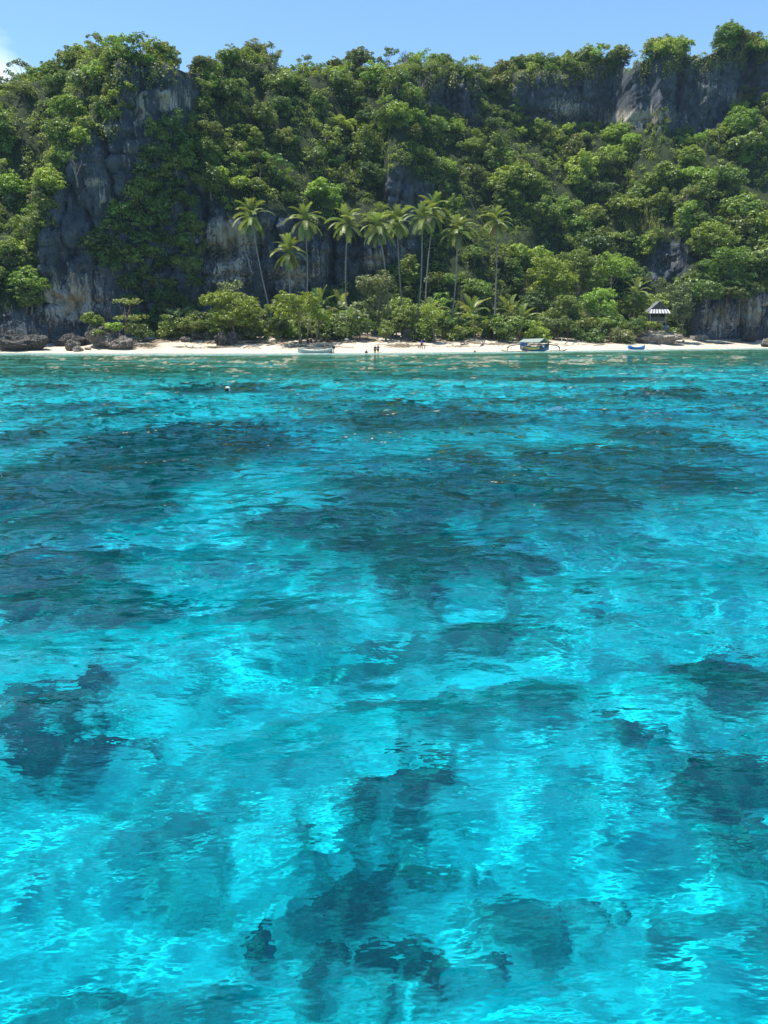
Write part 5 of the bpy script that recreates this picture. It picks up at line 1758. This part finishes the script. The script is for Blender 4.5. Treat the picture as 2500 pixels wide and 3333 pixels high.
# blue rowboat
rb = spot(2072, 1137)
rb.z = -.1
t = thing('rowboat', 'small blue rowboat with a pale inside at the waterline', 'boat', rb, math.radians(12))
H = dict(L=3.5, B=1.15, D=.55, sheer=.38)
hull_part('hull', BLUE_P, t, z0=0, z1=1, transom=.55, **H)
band('gunwale', paint('pale_blue_paint', (.35, .55, .72)), t, z0=.86, z1=1.02, out=.03, transom=.55, **H)
for x in (-.75, .15, .85):
    MB().box((x, 0, .40), (.22, .92, .04)).build('thwart', WHITE_P, t)
MB().box((-.1, 0, .16), (2.3, .55, .04)).build('floor_board', paint('worn_white_paint', (.55, .6, .6)), t)
MB().box((-1.74, 0, .52), (.05, .66, .62)).build('transom', BLUE_P, t)
MB().box((1.45, 0, .80), (.5, .34, .05)).build('bow_deck', BLUE_P, t)

# pale motor boat
mbp = spot(1026, 1148)
mbp.z = -.30
t = thing('motorboat', 'low pale aqua motorboat moored in the shallows before the almond tree', 'boat', mbp, math.radians(180 + 4))
H = dict(L=5.6, B=1.6, D=.72, sheer=.42)
hull_part('hull', AQUA_P, t, z0=0, z1=1, transom=.8, **H)
band('rub_rail', WHITE_P, t, z0=.90, z1=1.02, out=.03, transom=.8, **H)
MB().box((-.3, 0, .30), (3.6, 1.15, .05)).build('deck', WHITE_P, t)
MB().box((-.9, 0, .55), (.4, 1.2, .1)).build('thwart', WHITE_P, t)
MB().box((.7, 0, .55), (.4, 1.2, .1)).build('thwart', WHITE_P, t)
MB().box((-2.76, 0, .68), (.06, 1.28, .72)).build('transom', AQUA_P, t)
for x, y in ((-1.5, .5), (-1.5, -.5), (.0, .5), (.0, -.5)):
    MB().tube([(x, y, .6), (x, y, 1.55)], .03, 6).build('post', WOOD, t)
eng = MB().loft([[(-3.0 + dx * s, w * s2, z) for dx, s2 in ((.22, .8), (.22, -.8), (-.22, -.8), (-.22, .8))] for z, s, w in ((.95, .7, .2), (1.05, 1, .24), (1.32, 1, .24), (1.42, .6, .16))], True).poly([(-2.87, .13, 1.42), (-2.87, -.13, 1.42), (-3.13, -.13, 1.42), (-3.13, .13, 1.42)]).build('outboard_motor', BLACK, t)
MB().box((-3.0, 0, .5), (.14, .10, .95)).build('motor_leg', BLACK, eng)

# mooring buoy
bx, by = 741, 1271
d = ray(bx, by); tt = -CAM_H / d[2]
t = thing('mooring_buoy', 'battered white plastic buoy with a black opening floating alone on the water', 'buoy', (d[0] * tt, d[1] * tt, -.06), math.radians(-100))
prof = [(0, -.12), (.10, -.12), (.14, -.05), (.15, .06), (.155, .16), (.14, .23), (.10, .27), (0, .285)]
mb = MB()
n = 14
mb.loft([[(r * math.cos(2 * math.pi * k / n), r * math.sin(2 * math.pi * k / n), z) for k in range(n)] for r, z in [(max(r, .004), z) for r, z in prof]], True)
mb.build('float_body', paint('dirty_white_plastic', (.70, .66, .56), .5), t, True)
MB().loft([[(r * math.cos(a), r * math.sin(a), z) for a in np.linspace(-.75, .75, 8)] for r, z in ((.155, -.03), (.163, .03), (.168, .12), (.156, .19))]).build('black_patch', BLACK, t, True)
MB().tube([(.13, -.10, .20), (.19, -.06, .235), (.20, .03, .235), (.14, .09, .21)], .018, 6).build('handle', BLACK, t, True)

# mooring posts on the sand
for i, (px, py, h, lb) in enumerate([(1828, 1121, 1.25, 'thin white post standing on the sand right of the outrigger boat'), (1812, 1092, .8, 'short pale stake at the tree edge behind the outrigger boat')]):
    p = spot(px, py)
    o = MB().tube([(0, 0, -.3), (.02, 0, h * .5), (0, 0, h)], [.05, .045, .04], 6).build('post', WHITE_P if i == 0 else WOOD, None, True, p)
    o.name = 'mooring_post'
    tag(o, lb, 'post')

# ------------------------------------------------------------------ people
SKIN = noisy('skin', (.13, .075, .048), (.17, .10, .065), 4, .6, 0)
HAIR = noisy('hair', (.012, .011, .010), (.02, .018, .016), 4, .5, 0)
CLOTH = {k: noisy('cloth_' + k.replace(' ', '_'), tuple(q * .8 for q in c), c, 6, .9, .1) for k, c in dict(
    blue=(.03, .07, .62), black=(.018, .018, .02), white=(.7, .68, .64), pink=(.62, .28, .28), red=(.42, .05, .05), navy=(.03, .04, .08), grey=(.2, .2, .2), green=(.06, .12, .08)).items()}


def skin_mesh(name, verts, edges, radii, mat, lev=1):
    me = bpy.data.meshes.new(name)
    me.from_pydata(verts, edges, [])
    o = bpy.data.objects.new(name, me)
    COL.objects.link(o)
    o.modifiers.new('s', 'SKIN')
    sk = me.skin_vertices[0].data
    for i, r in enumerate(radii):
        sk[i].radius = (r, r) if not hasattr(r, '__len__') else r
        sk[i].use_root = i == 0
    sub = o.modifiers.new('u', 'SUBSURF'); sub.levels = lev; sub.render_levels = lev
    dg = bpy.context.evaluated_depsgraph_get()
    m2 = bpy.data.meshes.new_from_object(o.evaluated_get(dg))
    bpy.data.objects.remove(o); bpy.data.meshes.remove(me)
    m2.name = name
    m2.materials.clear(); m2.materials.append(mat); m2.shade_smooth()
    return m2


def dirv(pitch, yaw=0):
    """unit vector: pitch 0 straight down, 90 forward (-y), yaw swings sideways"""
    p, y = math.radians(pitch), math.radians(yaw)
    return Vector((math.sin(y) * math.cos(p) if abs(pitch) < 89 else math.sin(y), -math.sin(p) * math.cos(y), -math.cos(p) * math.cos(y))).normalized()


def person(label, loc, rz, H=1.68, lean=0, hips=(0, 0), knees=(0, 0), arms=((10, 12), (10, -12)), elbows=(15, 15), seat=None, shirt=None, bottom=None, group=None, longs=True, hairlen=0):
    """hips: thigh pitch per leg, knees: bend back, arms: (pitch, yaw) per arm; one continuous body, clothes as parts"""
    k = H / 1.68
    V, E_, R = [], [], []

    def add(p, r, par=None):
        V.append(Vector(p)); R.append(r)
        if par is not None:
            E_.append((par, len(V) - 1))
        return len(V) - 1
    hipz = .88 * k
    foot_z = []
    legs = []
    for sgn, hp, kn in ((1, hips[0], knees[0]), (-1, hips[1], knees[1])):
        th = dirv(hp, 3 * sgn) * .42 * k
        sh = dirv(hp - kn, 1 * sgn) * .41 * k
        legs.append((sgn, th, sh))
        foot_z.append(-(th.z + sh.z) + .05 * k)
    hipz = max(foot_z) if seat is None else seat
    up = Vector((0, -math.sin(math.radians(lean)), math.cos(math.radians(lean))))
    pel = add((0, 0, hipz), (.14 * k, .11 * k))
    wst = add(V[pel] + up * .17 * k, (.125 * k, .095 * k), pel)
    ch = add(V[pel] + up * .36 * k, (.15 * k, .11 * k), wst)
    nk = add(V[pel] + up * .50 * k, .062 * k, ch)
    upn = (up + Vector((0, -.15, .25))).normalized()
    h0 = add(V[nk] + upn * .08 * k, .055 * k, nk)
    h1 = add(V[h0] + upn * .10 * k, (.082 * k, .09 * k), h0)
    h2 = add(V[h1] + upn * .09 * k, (.070 * k, .078 * k), h1)
    nose = add(V[h1] + Vector((0, -.105 * k, -.01)), .016 * k, h1)
    hand_ends = []
    armpts = []
    for sgn, (ap, ay), el in ((1, arms[0], elbows[0]), (-1, arms[1], elbows[1])):
        s = add(V[ch] + Vector((sgn * .17 * k, 0, .06 * k)), .058 * k, ch)
        e = add(V[s] + dirv(ap, ay) * .28 * k, .042 * k, s)
        w = add(V[e] + dirv(ap + el, ay * .6) * .25 * k, .028 * k, e)
        pd = (V[w] - V[e]).normalized()
        p = add(V[w] + pd * .07 * k, (.034 * k, .016 * k), w)
        armpts.append((V[s], V[e], V[w]))
        side = pd.cross(Vector((0, 1, 0))).normalized() if abs(pd.y) < .9 else Vector((1, 0, 0))
        for q, L in ((-1.5, .055), (-.5, .07), (.5, .075), (1.5, .062)):
            f1 = add(V[p] + side * q * .016 * k + pd * .03 * k, .008 * k, p)
            add(V[f1] + pd * L * k * .7 + Vector((0, -.012, 0)), .007 * k, f1)
        th_ = add(V[w] + side * -.032 * k + pd * .04 * k, .009 * k, w)
        add(V[th_] + (pd - side * .4).normalized() * .045 * k, .007 * k, th_)
    legpts = []
    for sgn, th, sh in legs:
        hpj = add(V[pel] + Vector((sgn * .09 * k, 0, -.03 * k)), .088 * k, pel)
        kn = add(V[hpj] + th, .056 * k, hpj)
        an = add(V[kn] + sh, .037 * k, kn)
        add(V[an] + Vector((0, -.13 * k, -.035 * k)), (.036 * k, .024 * k), an)
        legpts.append((V[hpj], V[kn], V[an]))
    t = thing('person', label, 'person', loc, rz, group)
    link('body', skin_mesh('body', [tuple(v) for v in V], E_, R, SKIN), t)
    hv = [V[h1] + upn * .02 + Vector((0, .03, 0)), V[h2] + Vector((0, .012, .012))]
    hr = [.088 * k, .078 * k]
    if hairlen:
        hv.append(V[h1] + Vector((0, .07, -hairlen))); hr.append(.06 * k)
    link('hair', skin_mesh('hair', [tuple(v) for v in hv], [(0, 1)] + ([(0, 2)] if hairlen else []), hr, HAIR), t)
    if shirt:
        cv = [V[pel] + up * .05 * k, V[wst], V[ch], V[ch] + up * .08 * k]
        crd = [(.165 * k, .135 * k), (.15 * k, .12 * k), (.175 * k, .135 * k), (.09 * k, .09 * k)]
        ce = [(0, 1), (1, 2), (2, 3)]
        for a, b, c in armpts:
            i = len(cv)
            cv += [a, a.lerp(b, .75)]; crd += [.075 * k, .06 * k]
            ce += [(2, i), (i, i + 1)]
        link('shirt', skin_mesh('shirt', [tuple(v) for v in cv], ce, crd, CLOTH[shirt]), t)
    if bottom:
        cv = [V[pel] + up * .04 * k]; crd = [(.16 * k, .13 * k)]; ce = []
        for a, b, c in legpts:
            i = len(cv)
            if longs:
                cv += [a, b, b.lerp(c, .88)]; crd += [.105 * k, .075 * k, .062 * k]
                ce += [(0, i), (i, i + 1), (i + 1, i + 2)]
            else:
                cv += [a, a.lerp(b, .7)]; crd += [.105 * k, .09 * k]
                ce += [(0, i), (i, i + 1)]
        link('trousers' if longs else 'shorts', skin_mesh('trousers', [tuple(v) for v in cv], ce, crd, CLOTH[bottom]), t)
    return t


GP = 'people on the beach'
person('man in a bright blue shirt and black trousers standing on the sand', spot(1372, 1136), .5, 1.75, 16, (4, -4), (0, 0), ((24, 10), (24, -10)), (18, 18), None, 'blue', 'black', GP)
person('child in white bending down beside the man in blue', spot(1384, 1136), -1.2, 1.2, 62, (30, 28), (40, 40), ((40, 6), (40, -6)), (15, 15), None, 'white', 'pink', GP, False)
person('child in pink crouching left of the man in blue', spot(1361, 1134), 1.2, 1.1, 35, (95, 92), (130, 128), ((50, 10), (50, -10)), (25, 25), None, 'pink', 'red', GP, False)
wl = spot(1221, 1146); wl.z = -.35; wl.y -= 1.0
person('bather in dark clothes standing knee deep, left of the close pair', wl, .3, 1.62, 6, (3, -3), (0, 0), ((8, 14), (8, -14)), (20, 20), None, 'navy', 'black', GP)
wl = spot(1231, 1145); wl.z = -.30; wl.y -= .6
person('bather with bare arms, hand on hip, right of the close pair in the shallows', wl, -.4, 1.66, 4, (3, -3), (0, 0), ((12, 34), (8, -12)), (70, 15), None, 'grey', 'black', GP, False)
wl = spot(1193, 1148); wl.z = -1.0; wl.y -= 1.5
person('bather chest deep in the water left of the close pair', wl, .2, 1.6, 3, shirt='navy', bottom='black', group=GP)
wl = spot(1541, 1145); wl.z = -1.15; wl.y -= 2.0
person('swimmer with head and shoulders out of the water, before the grass', wl, 0, 1.6, 4, shirt='black', bottom='black', group=GP)
wl = spot(1079, 1149); wl.z = -1.22; wl.y -= 2.0
person('swimmer with only the head showing, by the pale motorboat', wl, .4, 1.6, 2, bottom='black', group=GP, longs=False)
SIT = [(975, 1114, 'grey', .5, 'seated person under the almond tree, leaning on the trunk'), (1002, 1117, 'navy', .1, 'seated person in navy, first right of the almond trunk'),
       (1013, 1116, 'black', -.2, 'seated person in black, in the middle of the shaded group'), (1030, 1114, 'black', .3, 'seated person in black with knees drawn up, near the palm trunk'),
       (1047, 1113, 'green', -.4, 'seated person in dark green right of the palm trunk'), (1065, 1112, 'black', .2, 'seated person in black, rightmost of the shaded group')]
for px, py, c, rz, lb in SIT:
    p = spot(px, py)
    person(lb, p, rz, 1.62, 12, (100, 96), (95, 88), ((40, 10), (40, -10)), (35, 35), .18, c, 'black', 'people sitting in the shade of the almond tree')
person('person in black with a pale cap sitting at the foot of the grey rock', spot(1305, 1111), .2, 1.62, 10, (100, 96), (95, 90), ((40, 10), (40, -10)), (35, 35), .18, 'black', 'black', GP)
person('person in grey sitting on the sand near the driftwood stump', spot(1571, 1125), -.5, 1.6, 14, (100, 96), (95, 90), ((40, 10), (40, -10)), (30, 30), .18, 'white', 'black', GP)
o = MB().loft([[(.10 * math.cos(a) * s, .11 * math.sin(a) * s - (.05 if z < .01 and -2.4 < a - math.pi < -.6 else 0), z) for a in np.linspace(0, 2 * math.pi, 13)] for z, s in ((0, 1), (.06, .95), (.11, .6), (.12, .05))]).build('cap', CLOTH['white'], None, True, spot(1305, 1111) + Vector((-.02, -.15, .82)))
tag(o, 'pale cap on the person sitting by the grey rock', 'cap')
# things lying by the shaded group
p = spot(1346, 1113)
o = MB().loft([[(w * math.cos(a), d_ * math.sin(a), z) for a in np.linspace(0, 2 * math.pi, 13)] for z, w, d_ in ((0, .42, .22), (.12, .46, .26), (.30, .38, .2), (.36, .1, .06))]).build('bag', CLOTH['black'], None, True, p)
tag(o, 'black bag lying on the sand below the grey rock', 'bag')
p = spot(1127, 1108)
o = MB().loft([[(w * math.cos(a) + .1 * math.sin(3 * a) * w, d_ * math.sin(a), z) for a in np.linspace(0, 2 * math.pi, 15)] for z, w, d_ in ((0, .5, .35), (.10, .5, .32), (.34, .3, .2), (.42, .05, .04))]).build('bundle', CLOTH['white'], None, True, p)
tag(o, 'crumpled white cloth bundle on the curved brown branch', 'bundle')

# ------------------------------------------------------------------ thin sea haze round the camera and everything built
hm, n, l = new_mat('haze_air')
n.remove(n['Principled BSDF'])
pv = n.new('ShaderNodeVolumePrincipled')
pv.inputs['Color'].default_value = (0.50, 0.74, 1.0, 1)
pv.inputs['Density'].default_value = 0.00011
l.new(pv.outputs[0], n['Material Output'].inputs['Volume'])
o = MB().box((0, -1250, 45), (16400, 3700, 111)).build('haze', hm)
o['kind'] = 'stuff'
